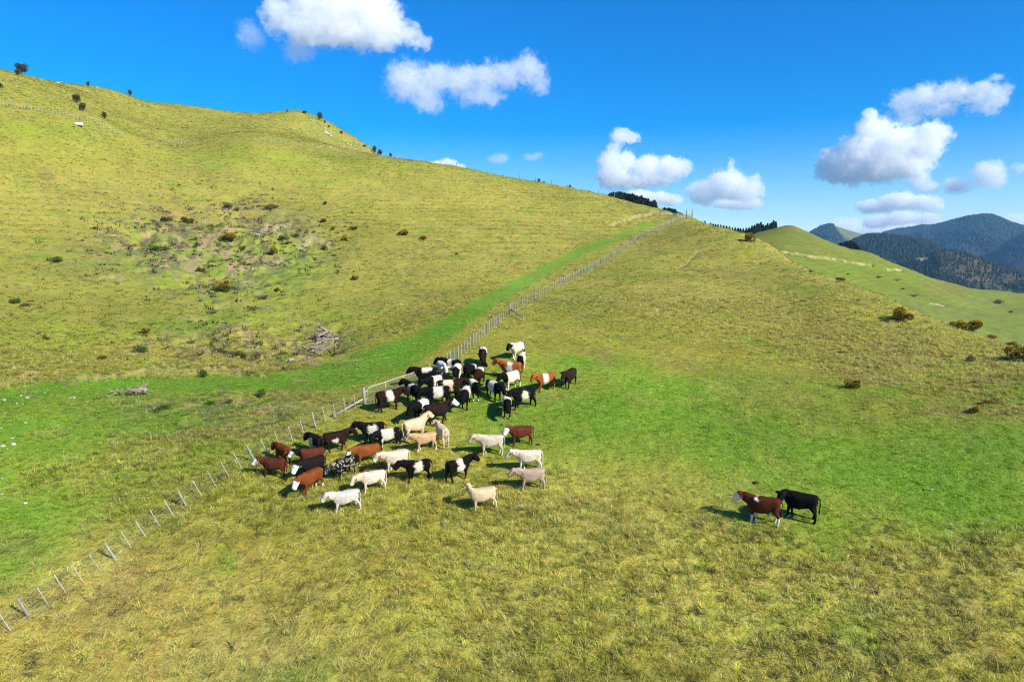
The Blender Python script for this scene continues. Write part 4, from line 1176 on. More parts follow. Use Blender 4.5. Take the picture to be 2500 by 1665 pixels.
for i, (px_, py_, hd_, sc_, pose, yaw, st, ck, lab) in enumerate(COWS):
    # the herd numbers turn the neck towards the camera for positive values when the cow faces left
    me, fr = cow_body(pose, yaw, yaw * 1.15, st + (.09 if i % 3 == 0 else .03), 1 + .05 * math.sin(i * 2.3), (.35 if i in (39,) else .06 * math.sin(i * 1.7)), i)
    V = np.empty(len(me.vertices) * 3, dtype=np.float32); me.vertices.foreach_get('co', V); V = V.reshape(-1, 3).astype(float)
    set_col(me, 'tone', coat(V, fr, 100 + i * 7, **ck))
    p = place(px_, py_)
    az = math.atan2(p.x, p.y)
    h = math.radians(hd_) - az
    n = ground_n(p.x, p.y)
    n = (n * .45 + Vector((0, 0, 1)) * .55).normalized()
    fwd = Vector((math.cos(h), math.sin(h), 0)); fwd = (fwd - n * fwd.dot(n)).normalized(); lf = n.cross(fwd)
    o = link('cow', me, None, M_HIDE)
    o.matrix_world = Matrix.Translation(p - Vector((0, 0, .05))) @ Matrix((fwd, lf, n)).transposed().to_4x4() @ Matrix.Scale(sc_ * (1.06 - .14 * float(sstep(960, 1180, py_))), 4)
    tag(o, lab, 'cow', 'herd of mixed beef cattle on the hillside')
    cow_bases.append((p.x, p.y))
    if i in (27, 39, 43, 45, 47):
        hc, hd, hs, hu, poll = fr
        bm = bmesh.new()
        q = hc + hd * .02 + hs * .22 + hu * .0
        bmesh.ops.create_cube(bm, size=1, matrix=Matrix.Translation(q + hd * .045) @ Matrix.Diagonal((.055, .03, .07, 1)))
        link('ear_tag', bm_mesh('ear_tag', bm, M_TAG, False), o)
# ------------------------------------------------------------------ shrubs and trees
def leaf_mat(name, tr=.25):
    m, nt, out = mat_new(name)
    at = nd(nt, 'ShaderNodeAttribute', attribute_name='tone')
    df = nd(nt, 'ShaderNodeBsdfPrincipled'); df.inputs['Roughness'].default_value = .75; df.inputs['Specular IOR Level'].default_value = .12
    tl = nd(nt, 'ShaderNodeBsdfTranslucent')
    nt.links.new(at.outputs['Color'], df.inputs['Base Color']); nt.links.new(at.outputs['Color'], tl.inputs['Color'])
    mx = nd(nt, 'ShaderNodeMixShader'); mx.inputs[0].default_value = tr
    nt.links.new(df.outputs[0], mx.inputs[1]); nt.links.new(tl.outputs[0], mx.inputs[2]); nt.links.new(mx.outputs[0], out.inputs['Surface'])
    return m
M_LEAF = leaf_mat('shrub_leaf')
M_BARK = simple_mat('shrub_bark', (.12, .09, .065), .95, .3, 6)

def leaves_mesh(name, P, N, size, cols, g, spike=2.2, jitter=.35):
    """leaf or sprig shaped quads at P, growing along N"""
    n = len(P)
    d = N + g.normal(0, jitter, (n, 3)); d /= np.linalg.norm(d, axis=1)[:, None]
    a = np.cross(d, g.normal(0, 1, (n, 3))); a /= np.linalg.norm(a, axis=1)[:, None] + 1e-9
    s = size * g.uniform(.6, 1.4, n)
    b = d * (s * spike * .5)[:, None]; w = a * (s * .5)[:, None]
    V = np.stack([P - b, P + w - b * .1, P + b, P - w - b * .1], 1).reshape(-1, 3)
    Fq = np.arange(4 * n).reshape(n, 4)
    me = np_mesh(name, V, Fq, smooth=False)
    set_col(me, 'tone', np.repeat(cols, 4, 0))
    me.materials.append(M_LEAF)
    return me

def lumpy(g, n, w, h, d=None, lumps=6, zr=(.2, .66), cw=.8):
    """points and outward normals on the shells of a few overlapping lumps"""
    d = d or w
    C = np.stack([g.uniform(-.5, .5, lumps) * w * cw, g.uniform(-.5, .5, lumps) * d * .7, h * g.uniform(*zr, lumps)], 1)
    Rr = g.uniform(.45, .8, lumps)[:, None] * np.array((w * .42, d * .42, h * .42))
    k = g.integers(0, lumps, n)
    u = g.normal(0, 1, (n, 3)); u /= np.linalg.norm(u, axis=1)[:, None]
    rad = g.uniform(.55, 1.08, n) ** .6
    P = C[k] + u * Rr[k] * rad[:, None]
    P[:, 2] = np.maximum(P[:, 2], .04 * h)
    return P, u

def stems_mesh(g, h, w, k=6, r=.03):
    bm = bmesh.new()
    for j in range(k):
        a = g.uniform(0, 6.28); s = g.uniform(.2, .45) * w
        tube(bm, [(0, 0, -.1), (s * .4 * math.cos(a), s * .4 * math.sin(a), h * .3), (s * math.cos(a), s * math.sin(a), h * g.uniform(.2, .4))], [r, r * .7, r * .35], 5)
    return bm_mesh('stem', bm, M_BARK)

def gorse_variant(seed, flower=.35, green=(.085, .095, .016), n=2400, dry=False):
    g = np.random.default_rng(seed)
    P, u = lumpy(g, n, 1.0, .8)
    cols = np.array(green)[None] * g.uniform(.55, 1.5, (n, 1)) * np.array((1, 1, 1))[None]
    if dry: cols = np.where(g.uniform(0, 1, (n, 1)) < .55, np.array((.24, .185, .10))[None] * g.uniform(.6, 1.3, (n, 1)), cols)
    fol = leaves_mesh('foliage', P, u + np.array((0, 0, .5)), .036, cols, g)
    nf = int(n * flower)
    flo = None
    if nf > 10:
        Q, v = lumpy(np.random.default_rng(seed), n, 1.0, .8)
        top = (Q[:, 2] > .3) & (g.uniform(0, 1, n) < flower * 1.5)
        Q, v = Q[top] * 1.05, v[top]
        fc = np.array((.66, .36, .008))[None] * g.uniform(.6, 1.25, (len(Q), 1))
        flo = leaves_mesh('flowers', Q, v, .030, fc, g, 1.3)
    return fol, flo, stems_mesh(g, .6, .8)
GORSE = [gorse_variant(s, f) for s, f in ((11, .8), (12, 1.0), (13, .6))]
GREENB = [gorse_variant(s, 0, (.09, .15, .022)) for s in (21, 22)]
DRYB = [gorse_variant(s, .0, (.14, .125, .05), 1500, True) for s in (31, 32)]

def shrub(name, label, cat, px_, py_, wpx, hpx, variants, group=None, P=None):
    p = P if P is not None else place(px_, py_)
    D = p.length
    w = .68 * wpx * D / F; h = max(.8 * hpx * D / F, .5 * w)
    v = random.choice(variants)
    root = empty(name, p, random.uniform(0, 6.28))
    tag(root, label, cat, group)
    for me, nm in zip(v, ('foliage', 'flowers', 'stem')):
        if me is None: continue
        o = link(nm, me, root); o.scale = (w, w * random.uniform(.85, 1.1), h / .8)
        if nm != 'stem': o['kind'] = 'stuff'
    return root

GG = 'yellow flowering gorse bushes on the hillside'
for px_, py_, w, h, lab in [
 (2205,783,54,38,'rounded gorse bush with bright yellow top standing alone near the slope shoulder'),
 (2365,810,56,38,'wide gorse bush on the skyline shoulder in front of the green hill'),
 (2335,801,30,26,'smaller gorse clump adjoining the wide bush on the shoulder'),
 (2080,946,38,28,'single gorse bush above the bright green flat'),
 (2377,1006,24,17,'small gorse tuft above the brown slope edge'),
 (2408,985,22,13,'low gorse tuft just above another small tuft'),
 (2495,882,72,52,'dark gorse mass cut off by the frame edge'),
 (1830,590,28,30,'lone dark gorse bush on the crest below the ridge pines'),
 (1980,665,8,8,'tiny gorse sprig on the shoulder edge'),
 (2053,684,28,11,'low orange gorse strip along the shoulder'),
 (555,590,38,30,'biggest gorse bush in the slumped hillside, in a bank of bare soil'),
 (541,712,44,40,'two lobed gorse bush low in the slumped hillside'),
 (492,664,22,16,'gorse bush with a dark shadow beside a gully'),
 (592,612,18,18,'slender gorse below the biggest gorse bush'),
 (665,622,28,26,'gorse bush beneath the grey bare soil'),
 (793,611,18,20,'bright gorse at the lower corner of the grey slip'),
 (840,588,18,16,'small dark gorse on grass past the grey slip'),
 (812,562,12,12,'small gorse above the grey slip'),
 (793,500,12,13,'lone gorse sprig highest above the slump'),
 (984,575,28,20,'gorse bush alone on open dry hillside'),
 (1036,585,26,14,'low gorse beside the open hillside bush'),
 (675,712,20,14,'gorse in shadow at the base of the slump'),
 (863,560,26,10,'thin scatter of gorse on grass'),
 (867,684,20,18,'dull green gorse between slump and fence'),
 (357,814,22,20,'bright gorse above the slipped bank'),
 (250,878,22,16,'gorse bush low on the hill over the track'),
 (113,830,18,16,'pale gorse by itself on the grassy hill'),
 (1115,622,10,8,'tiny gorse on the dry hillside'),
 (408,541,26,18,'dark gorse on the upper lip of the slump'),
 (459,545,32,20,'green gorse with flat crown on the upper lip of the slump'),
 (790,543,18,14,'little gorse under the lone sprig'),
 (578,515,14,12,'small gorse on the brown upper bank'),
]:
    shrub('gorse_bush', lab, 'bush', px_, py_, w, h, GORSE, GG)
for px_, py_, w, h, lab in [
 (496,922,24,32,'green bush growing over the edge of the track bank'),
 (345,862,32,26,'dark green bush above the grassy track'),
 (512,992,30,24,'leafy dark green bush below the track'),
 (638,968,24,24,'narrow green bush under the track bend'),
 (400,1000,34,20,'fresh green weeds below the dead stump'),
 (560,985,22,14,'low green clump among the rough below the track'),
 (690,585,36,14,'green shrub at the foot of the grey soil'),
 (720,580,26,12,'low green shrub beside the foot of the grey soil'),
 (780,800,14,9,'small dark shrub by the brush pile'),
 (815,868,14,9,'dark low shrub beneath the brush pile'),
 (35,740,28,12,'low grey green shrub near the hill edge'),
 (135,640,34,14,'flat green shrub on the slope far from the slump'),
 (380,612,34,14,'sage green shrub left of the soil gully'),
]:
    shrub('green_shrub', lab, 'bush', px_, py_, w, h, GREENB, 'low green shrubs on the hillside')
for px_, py_, w, h, lab in [
 (2415,828,34,18,'dry grey shrub on the shoulder between gorse bushes'),
 (2472,846,36,20,'brown twiggy shrub before the cut off gorse'),
 (2372,884,34,22,'dark leafless shrub on open slope'),
 (560,508,40,16,'brown scrub on the top bank of the slump'),
 (660,512,44,14,'brown scrub at the far end of the top bank'),
 (404,610,22,12,'brown scrub beside the soil gully'),
 (480,600,26,12,'grey scrub in the soil gully'),
 (630,868,30,14,'dark scrub under the curved bank'),
 (585,866,26,14,'dark scrub tucked in the curved bank'),
 (540,858,20,14,'dark scrub at the bend of the curved bank'),
 (470,838,18,14,'dark scrub at the head of the curved bank'),
 (60,748,26,9,'brown scrub near the hill edge'),
 (232,560,22,9,'dry scrub high on open hillside'),
 (520,765,30,9,'brown scrub on the lower slump'),
 (640,730,40,10,'grey scrub streak under the two lobed gorse'),
]:
    shrub('dry_shrub', lab, 'bush', px_, py_, w, h, DRYB, 'brown and grey scrub on the hillside')

for px_, py_, w, h, lab in [
 (2145,679,16,7,'brown scrub on the green hill under the pale slip'),
 (2190,686,15,6,'brown scrub farther down the green hill'),
 (2230,725,22,8,'grey scrub streak low on the green hill'),
 (2205,707,12,5,'tiny scrub speck on the green hill'),
 (2468,764,13,7,'dark scrub near the frame edge on the green hill'),
 (2070,671,10,5,'faint scrub speck just under the pale slip'),
 (2440,742,30,6,'long low scrub line on the far flank of the green hill'),
]:
    shrub('dry_shrub', lab, 'bush', px_, py_, w, h, DRYB, 'scrub on the green hill', place_mid(px_, py_))

# ridge trees
def crown_mesh(seed, n=1700, col=(.075, .08, .018), rust=.22, shape='round'):
    g = np.random.default_rng(seed)
    if shape == 'round':
        P, u = lumpy(g, n, .8, 1.0, lumps=9, zr=(.25, .75), cw=.42); P[:, 2] = .18 + P[:, 2] * .92
    else:
        z = g.uniform(.08, 1, n); r = (1 - z) ** .75 * .30 * g.uniform(.45, 1.1, n); a = g.uniform(0, 6.28, n)
        P = np.stack([r * np.cos(a), r * np.sin(a), z], 1); u = np.stack([np.cos(a), np.sin(a), np.full(n, -.15)], 1)
    cols = np.array(col)[None] * g.uniform(.55, 1.5, (n, 1))
    if rust: cols = np.where(g.uniform(0, 1, (n, 1)) < rust, np.array((.17, .085, .02))[None] * g.uniform(.6, 1.2, (n, 1)), cols)
    return leaves_mesh('crown', P, u, .046 if shape == 'round' else .052, cols, g, 1.9)
def trunk_mesh(r=.025, h=.9):
    bm = bmesh.new(); tube(bm, [(0, 0, -.08), (.01, 0, h * .4), (0, .01, h)], [r, r * .7, r * .2], 6)
    tube(bm, [(0, 0, h * .3), (.12, .03, h * .5)], [r * .5, r * .2], 5); tube(bm, [(0, 0, h * .4), (-.1, .06, h * .6)], [r * .5, r * .2], 5)
    return bm_mesh('trunk', bm, M_BARK)
ROUND = [crown_mesh(s) for s in (51, 52, 53)]
RUSTY = [crown_mesh(s, rust=.55) for s in (54, 55)]
CONE = [crown_mesh(s, 900, (.034, .056, .026), 0, 'cone') for s in (61, 62, 63, 64)]
ME_TRUNK = trunk_mesh()
def tree(name, label, p, h, crowns, wide=1.0, group=None, cat='tree', lean=0.0):
    root = empty(name, p, random.uniform(0, 6.28)); tag(root, label, cat, group)
    root.rotation_euler.y = lean
    for me, nm in ((ME_TRUNK, 'trunk'), (random.choice(crowns), 'crown')):
        o = link(nm, me, root); o.scale = (h * wide, h * wide, h)
        if nm == 'crown': o['kind'] = 'stuff'
    return root
GT = 'small scattered trees on the upper hill and skyline'
for px_, py_, hpx, wd, crowns, lab in [
 (54,186,28,1.15,ROUND,'bushy tree standing on the highest skyline'),
 (44,186,17,1.0,ROUND,'shorter tree touching the bushy skyline tree'),
 (187,252,22,1.25,ROUND,'dark tree on the hill above the white trough'),
 (201,272,20,1.1,ROUND,'lower dark tree merging with the one above the trough'),
 (255,292,19,.9,ROUND,'small tree on grass beyond the white trough'),
 (216,213,14,.9,RUSTY,'rust brown sapling on the skyline'),
 (318,236,17,.85,RUSTY,'rusty sapling where the skyline steps down'),
 (781,295,24,.75,ROUND,'upright dark tree on the rocky shoulder'),
 (793,302,10,.8,RUSTY,'sparse sapling beside the rocky shoulder tree'),
 (744,278,8,1.9,ROUND,'low dark bush on the rocky summit'),
 (702,275,8,.8,RUSTY,'tiny dark shrub on the summit skyline'),
 (833,328,9,1.2,RUSTY,'brown shrub on the steep rocky edge'),
 (803,312,7,1.0,RUSTY,'little brown shrub among the summit rocks'),
 (890,360,7,1.6,ROUND,'flat shrub low on the rocky edge'),
 (914,376,22,.85,ROUND,'first dark tree behind the crest fence'),
 (928,381,19,1.0,ROUND,'second dark tree behind the crest fence'),
 (954,385,12,1.1,ROUND,'low dark tree at the end of the crest fence'),
 (1316,446,12,.9,RUSTY,'golden sapling on the bare skyline ridge'),
 (1328,448,7,.9,RUSTY,'tiny sapling next to the golden one on the ridge'),
 (1392,459,9,.9,ROUND,'small dark shrub on the bare skyline ridge'),
 (1,215,10,1.4,ROUND,'dark shrub at the frame edge under the skyline'),
]:
    p = place(px_, py_, 60); tree('hill_tree', lab, p, .78 * hpx * p.length / F / 1.02, crowns, wd, GT)

# pines behind the ridge
GP = 'dark conifers rising behind the grassy ridge'
def pine_at(px_, top, D, surf, label, group, wide=1.0):
    D *= S
    th, t = sight(px_, top)
    z = float(surf(th, np.array([D]))[0]); h = t * D - z
    if h < 1.5: z = t * D - 3.0; h = 3.0
    tree('pine_tree', label, Vector((D * math.sin(th), D * math.cos(th), z)), h, CONE, wide * max(.6, min(1.1, 8.0 / h)), group)
random.seed(3)
ROW1 = [(1488,475),(1493,473),(1498,472),(1504,471),(1509,470),(1514,471),(1519,472),(1526,473),(1531,477),(1536,476),(1544,475),(1550,479),(1556,480),(1561,483),(1566,480),(1571,485),(1577,487),(1582,488),(1587,493),(1592,494),(1597,492),(1601,497),(1540,481),(1515,476),(1573,490),(1553,483)]
for k, (px_, top) in enumerate(sorted(ROW1, reverse=True)):
    pine_at(px_, top, 235 + random.uniform(-12, 25), H, ordinal(k + 1) + ' dark conifer from the ridge gate end of the row behind the bare ridge', GP, 1.0)
ROW2 = [(1622,508),(1629,510),(1634,511),(1640,512),(1646,514),(1652,518),(1656,521),(1662,523)]
for k, (px_, top) in enumerate(sorted(ROW2, reverse=True)):
    pine_at(px_, top, 225 + random.uniform(-5, 10), H, ordinal(k + 1) + ' low rounded tree counted back from the little ridge gate', 'low dark trees behind the ridge gate', 1.4)
ROW3 = [(1721,541),(1735,545),(1741,547),(1747,548),(1753,549),(1760,550),(1767,552),(1774,553),(1781,554),(1788,556),(1795,556),(1802,557),(1808,558),(1815,559),(1822,557),(1829,556),(1836,552),(1842,550),(1848,546),(1853,547),(1858,543),(1863,549),(1869,550),(1874,546),(1880,547),(1885,543),(1889,539),(1894,541),(1845,556),(1856,553),(1866,556),(1876,554)]
for k, (px_, top) in enumerate(sorted(ROW3, reverse=True)):
    pine_at(px_, top, 372 + random.uniform(-10, 25), HM, ordinal(k + 1) + ' conifer from the green hilltop end of the row along the crest gap', 'conifers between the ridge and the green hill', 1.1)
ROW4 = [(2046,598),(2052,593),(2058,592),(2064,590),(2070,589),(2076,588),(2082,590),(2088,593),(2094,600),(2099,605),(2067,595),(2080,596)]
for k, (px_, top) in enumerate(sorted(ROW4)):
    pine_at(px_, top, 390 + random.uniform(-6, 12), HM, ordinal(k + 1) + ' conifer from the knoll side of the green clump behind the hill', 'green conifer clump behind the hill', 1.4)
# ------------------------------------------------------------------ trough, dead wood, stones, dung
p = place(192, 307)
root = empty('water_trough', p, -.25); root.scale = (1.05, 1.05, 1.05); tag(root, 'white concrete water trough on the upper hill below the distant fence', 'trough')
M_TROUGH = simple_mat('pale_concrete', (.74, .76, .76), .7, .08, 4)
bm = bmesh.new()
prof = [(1.15, 0), (1.2, .05), (1.1, .55), (1.02, .58), (.96, .5), (.92, .14)]
rings = []
for r_, z_ in prof:
    rings.append([bm.verts.new((r_ * math.cos(j * math.pi / 10), r_ * .55 * math.sin(j * math.pi / 10), z_ + .02)) for j in range(20)])
for i in range(len(rings) - 1):
    for j in range(20): bm.faces.new((rings[i][j], rings[i][(j + 1) % 20], rings[i + 1][(j + 1) % 20], rings[i + 1][j]))
bm.faces.new(rings[0][::-1]); bm.faces.new(rings[-1])
link('trough_shell', bm_mesh('trough_shell', bm, M_TROUGH), root)
bm = bmesh.new(); bm.faces.new([bm.verts.new((.97 * math.cos(j * math.pi / 10), .97 * .55 * math.sin(j * math.pi / 10), .46)) for j in range(20)])
link('trough_water', bm_mesh('trough_water', bm, simple_mat('trough_water', (.10, .14, .15), .1, .05, 2, spec=.5), False), root)
o = bpy.data.objects['trough_shell']; 

def branch_mesh(L, r, g, k=6, seg=6, bend=.18, forks=2):
    bm = bmesh.new()
    pts_ = [Vector((0, 0, 0))]; d = Vector((1, 0, 0))
    for i in range(seg):
        d = (d + Vector((0, g.uniform(-bend, bend), g.uniform(-bend, bend)))).normalized(); pts_.append(pts_[-1] + d * (L / seg))
    rad = [r * (1 - .75 * i / seg) for i in range(seg + 1)]
    tube(bm, pts_, rad, k)
    for f in range(forks):
        i = g.randint(1, seg - 1); q = pts_[i]; e = (pts_[i + 1] - q).normalized()
        e = (e + Vector((0, g.uniform(-1, 1), g.uniform(-.3, .9)))).normalized(); l2 = L * g.uniform(.25, .45)
        tube(bm, [q, q + e * l2 * .5 + Vector((0, 0, .03)), q + e * l2], [rad[i] * .7, rad[i] * .45, rad[i] * .2], 5)
    return bm_mesh('branch', bm, M_WOODDEAD)
gR = random.Random(5)
BR = [branch_mesh(1.0, .035, gR, forks=3) for _ in range(6)]
BR_LONG = [branch_mesh(1.0, .028, gR, bend=.22, forks=1) for _ in range(3)]

def pile(name, label, px_, py_, wpx, dpx, n, L, hz, cat):
    p0 = place(px_, py_); root = empty(name, p0); tag(root, label, cat)
    D = p0.length
    for i in range(n):
        u, v = gR.gauss(0, .3), gR.gauss(0, .3)
        q = place(px_ + u * wpx, py_ + v * dpx)
        o = link('branch', gR.choice(BR), root)
        l = L * gR.uniform(.55, 1.2)
        yaw = gR.gauss(.45, .5) + (math.pi if gR.random() < .5 else 0)
        o.matrix_local = Matrix.Translation(q - root.location + Vector((-.5 * l * math.cos(yaw), -.5 * l * math.sin(yaw), hz * max(0, 1 - 2.2 * abs(u)) * gR.uniform(.1, 1) + .05))) @ Euler((gR.uniform(0, 6), gR.gauss(0, .13), yaw)).to_matrix().to_4x4() @ Matrix.Diagonal((l, l * 1.3, l * 1.3, 1))
pile('brush_pile', 'big heap of bleached dead branches on the hillside above the track', 790, 828, 40, 22, 60, 2.4, .8, 'brush pile')
pile('brush_pile', 'lower fan of bleached twigs spilling under the big branch heap', 776, 853, 40, 20, 40, 1.7, .5, 'brush pile')

# weathered stump with roots beside the track
ps = place(318, 965); root = empty('dead_stump', ps); tag(root, 'uprooted grey tree stump with roots lying below the track', 'stump')
bm = bmesh.new()
tube(bm, [(-.3, 0, .1), (.2, .1, .35), (.8, .2, .45), (1.4, .1, .4)], [.16, .26, .3, .2], 9)
link('stump_trunk', bm_mesh('stump_trunk', bm, M_WOODDEAD), root)
for i in range(16):
    o = link('root', gR.choice(BR), root); a = gR.uniform(0, 6.28); l = gR.uniform(.6, 1.3)
    o.matrix_local = Matrix.Translation((gR.uniform(.3, 1.5), gR.uniform(-.2, .5), gR.uniform(.15, .5))) @ Euler((gR.uniform(0, 6), gR.gauss(-.2, .4), a)).to_matrix().to_4x4() @ Matrix.Diagonal((l, l * 1.8, l * 1.8, 1))
for i in range(8):
    o = link('root', gR.choice(BR), root); a = gR.uniform(0, 6.28); l = gR.uniform(.5, 1.0)
    o.matrix_local = Matrix.Translation((-.9 + gR.uniform(-.3, .3), -.2, .15)) @ Euler((gR.uniform(0, 6), gR.gauss(-.6, .5), a)).to_matrix().to_4x4() @ Matrix.Diagonal((l, l * 2, l * 2, 1))

def stick(label, a, b, r, lift=.06, name='fallen_branch', cat='branch'):
    pa, pb = place(*a), place(*b); d = pb - pa; L = d.length
    o = link(name, gR.choice(BR_LONG), None)
    o.matrix_world = Matrix.Translation(pa + Vector((0, 0, lift))) @ d.to_track_quat('X', 'Z').to_matrix().to_4x4() @ Matrix.Diagonal((L, L * .55 * r, L * .55 * r, 1))
    tag(o, label, cat)
stick('long pale curved branch lying in front of the dead stump', (288,989), (338,966), 1.5)
stick('thin pale forked stick on grass below the stump', (298,1048), (322,1060), 1.2)
stick('long thin bleached stick lower down the bank', (272,1082), (300,1062), 1.0)
stick('short pale stick near the sheep track', (180,1165), (186,1195), .8)
stick('short pale stick farther along the bank', (215,1135), (226,1148), .8)
stick('weathered log resting under the brush heap', (706,884), (752,874), 2.8, .2, 'fallen_log', 'log')
# old leaning stake by the log
pst = place(757, 892); o = link('old_stake', ME_POST, None); o.matrix_world = Matrix.Translation(pst) @ lean_rot(.15) @ Matrix.Diagonal((.8, .8, 1.0, 1)); tag(o, 'old leaning wooden stake beside the fallen log', 'stake')

# stones
def stone_mesh(seed):
    g = random.Random(seed); bm = bmesh.new()
    bmesh.ops.create_icosphere(bm, subdivisions=2, radius=.5)
    for v in bm.verts:
        n = Vector(v.co).normalized()
        k = 1 + .28 * (noise3(np.array([n]) * 2.3 + seed, seed)[0]) + .08 * g.uniform(-1, 1)
        v.co = Vector((v.co.x * k, v.co.y * k * .8, max(v.co.z * k * .55, -.12) + .1))
    return bm_mesh('stone', bm, M_STONE, False)
ST = [stone_mesh(s) for s in range(5)]
def stone(px_, py_, wpx, label, group, rmin=12):
    p0 = place(px_, py_, rmin); w = wpx * p0.length / F
    o = link('stone', gR.choice(ST), None); o.location = p0; o.rotation_euler = (gR.uniform(-.2, .2), gR.uniform(-.2, .2), gR.uniform(0, 6.28)); o.scale = (w, w, w * gR.uniform(.8, 1.2))
    tag(o, label, 'stone', group)
for k_, (px_, py_, w) in enumerate(sorted([(67,972,9),(51,967,6),(10,978,7),(41,986,5),(56,987,4),(80,942,5),(109,958,4),(62,1033,5),(172,972,5),(181,972,7),(33,1086,11),(7,1090,10),(30,1070,4),(5,1169,6),(62,1229,9),(5,1207,6),(18,1096,4),(3,1046,4)])):
    stone(px_, py_, w, ordinal(k_ + 1) + ' white limestone lump on the green flat, counted in from the frame edge', 'white stones on the green flat')
for k_, (px_, py_, w) in enumerate(sorted([(2364,1327,6),(2070,1357,8),(1915,1255,6),(1925,1260,9),(1935,1264,6),(2455,1358,7),(2172,1445,6),(1990,1240,4),(1250,1637,9),(1210,1240,7),(1478,1080,4),(1420,965,4),(1305,1060,4),(1905,1245,5)])):
    stone(px_, py_, w, ordinal(k_ + 1) + ' pale stone across the open pasture, counted from the herd outwards', 'pale stones in the open pasture')
g = np.random.default_rng(12)
scree = []
while len(scree) < 62:
    t_ = g.uniform(0, 1); px_ = 752 + t_ * 160 + g.normal(0, 4); py_ = 285 + t_ * 82 + abs(g.normal(0, 22)) - 1
    if px_ > 905 or py_ > 372: continue
    scree.append((py_, px_, g.uniform(2.2, 5)))
for k_, (py_, px_, w) in enumerate(sorted(scree)):
    stone(px_, py_, w, ordinal(k_ + 1) + ' pale rock down the scree from the rocky summit', 'rocks scattered over the rocky peak', 60)
for k_, (px_, py_, w) in enumerate(sorted([(795,326,9),(801,330,11),(808,334,8),(780,333,6),(766,333,5),(751,327,4),(806,362,9),(854,348,6),(835,353,5),(871,350,5),(783,357,4),(715,317,5),(142,204,6),(150,203,6),(213,225,5),(236,215,4),(317,240,4),(318,249,4),(40,213,5),(340,258,4),(735,282,4),(700,292,4)])):
    stone(px_, py_, w, ordinal(k_ + 1) + ' pale outcrop rock across the upper hill towards the rocky peak', 'rock outcrops on the upper hill', 60)

# cow pats
bm = bmesh.new()
for (r_, z_) in ((1, 0),): pass
rings = [[bm.verts.new((r_ * math.cos(j * math.pi / 6) * (1 + .15 * math.sin(j * 2.3)), r_ * math.sin(j * math.pi / 6) * (1 + .12 * math.cos(j * 1.7)), z_)) for j in range(12)] for r_, z_ in ((.5, 0), (.46, .1), (.3, .2), (.12, .22))]
for i in range(3):
    for j in range(12): bm.faces.new((rings[i][j], rings[i][(j + 1) % 12], rings[i + 1][(j + 1) % 12], rings[i + 1][j]))
bm.faces.new(rings[-1])
ME_PAT = bm_mesh('cow_pat', bm, M_DUNG)
for k_, (px_, py_, w) in enumerate(sorted([(1846,1178,16),(1313,1085,13),(1223,1037,10),(1331,1063,9),(1196,1117,12),(1408,1180,8),(1620,1005,7),(1520,1120,7),(2010,1345,9),(1720,1042,8),(2190,1270,9),(2410,1310,11),(1560,1060,6),(1950,1330,10),(2130,1335,9),(1480,1010,6),(1700,1120,6),(1640,1230,7),(2255,1195,7),(1385,1130,7)])):
    p0 = place(px_, py_); w_ = w * p0.length / F
    o = link('cow_pat', ME_PAT, None); o.location = p0; o.rotation_euler = (0, 0, gR.uniform(0, 6)); o.scale = (w_, w_, w_ * .7)
    tag(o, ordinal(k_ + 1) + ' dark dung pat across the grazed pasture, counted outwards from the herd', 'dung', 'dung pats on the pasture')
NEAR_N = 165000; FAR_N = 150000
# ------------------------------------------------------------------ grass: real blades scattered as tufts
def tuft_mesh(name, seed, n, rad, l0, l1, w, lean, sweep=0.0, pal=((1, 1, 1),)):
    g = np.random.default_rng(seed)
    a = g.uniform(0, 6.28, n); r = rad * np.sqrt(g.uniform(0, 1, n))
    B = np.stack([r * np.cos(a), r * np.sin(a), np.full(n, -.02)], 1)
    L = g.uniform(l0, l1, n)
    da = a + g.normal(0, .7, n)
    le = lean * g.uniform(.35, 1.3, n)
    D = np.stack([np.cos(da) * le + sweep * g.uniform(.6, 1.3, n), np.sin(da) * le, np.ones(n)], 1)
    D /= np.linalg.norm(D, axis=1)[:, None]
    D2 = D.copy(); D2[:, 2] -= .75 * np.minimum(1, le + abs(sweep)); D2 /= np.linalg.norm(D2, axis=1)[:, None]
    s = np.cross(D, np.stack([np.cos(da + g.normal(0, .5, n)), np.sin(da), np.zeros(n)], 1) + 1e-6)
    s = np.stack([-np.sin(da), np.cos(da), np.zeros(n)], 1)
    ww = (w * g.uniform(.6, 1.4, n))[:, None]
    M_ = B + D * (L * .5)[:, None]; T = M_ + D2 * (L * .55)[:, None]
    V = np.stack([B - s * ww * .5, B + s * ww * .5, M_ + s * ww * .42, M_ - s * ww * .42, T - s * ww * .06, T + s * ww * .06], 1).reshape(-1, 3)
    k = (np.arange(n) * 6)[:, None]
    Fq = np.concatenate([k + np.array([[0, 1, 2, 3]]), k + np.array([[3, 2, 5, 4]])])
    me = np_mesh(name, V, Fq, True)
    pal = np.array(pal); c = pal[g.integers(0, len(pal), n)] * g.uniform(.75, 1.25, n)[:, None]
    set_col(me, 'blade', np.repeat(c, 6, 0))
    me.materials.append(M_GRASS)
    return me

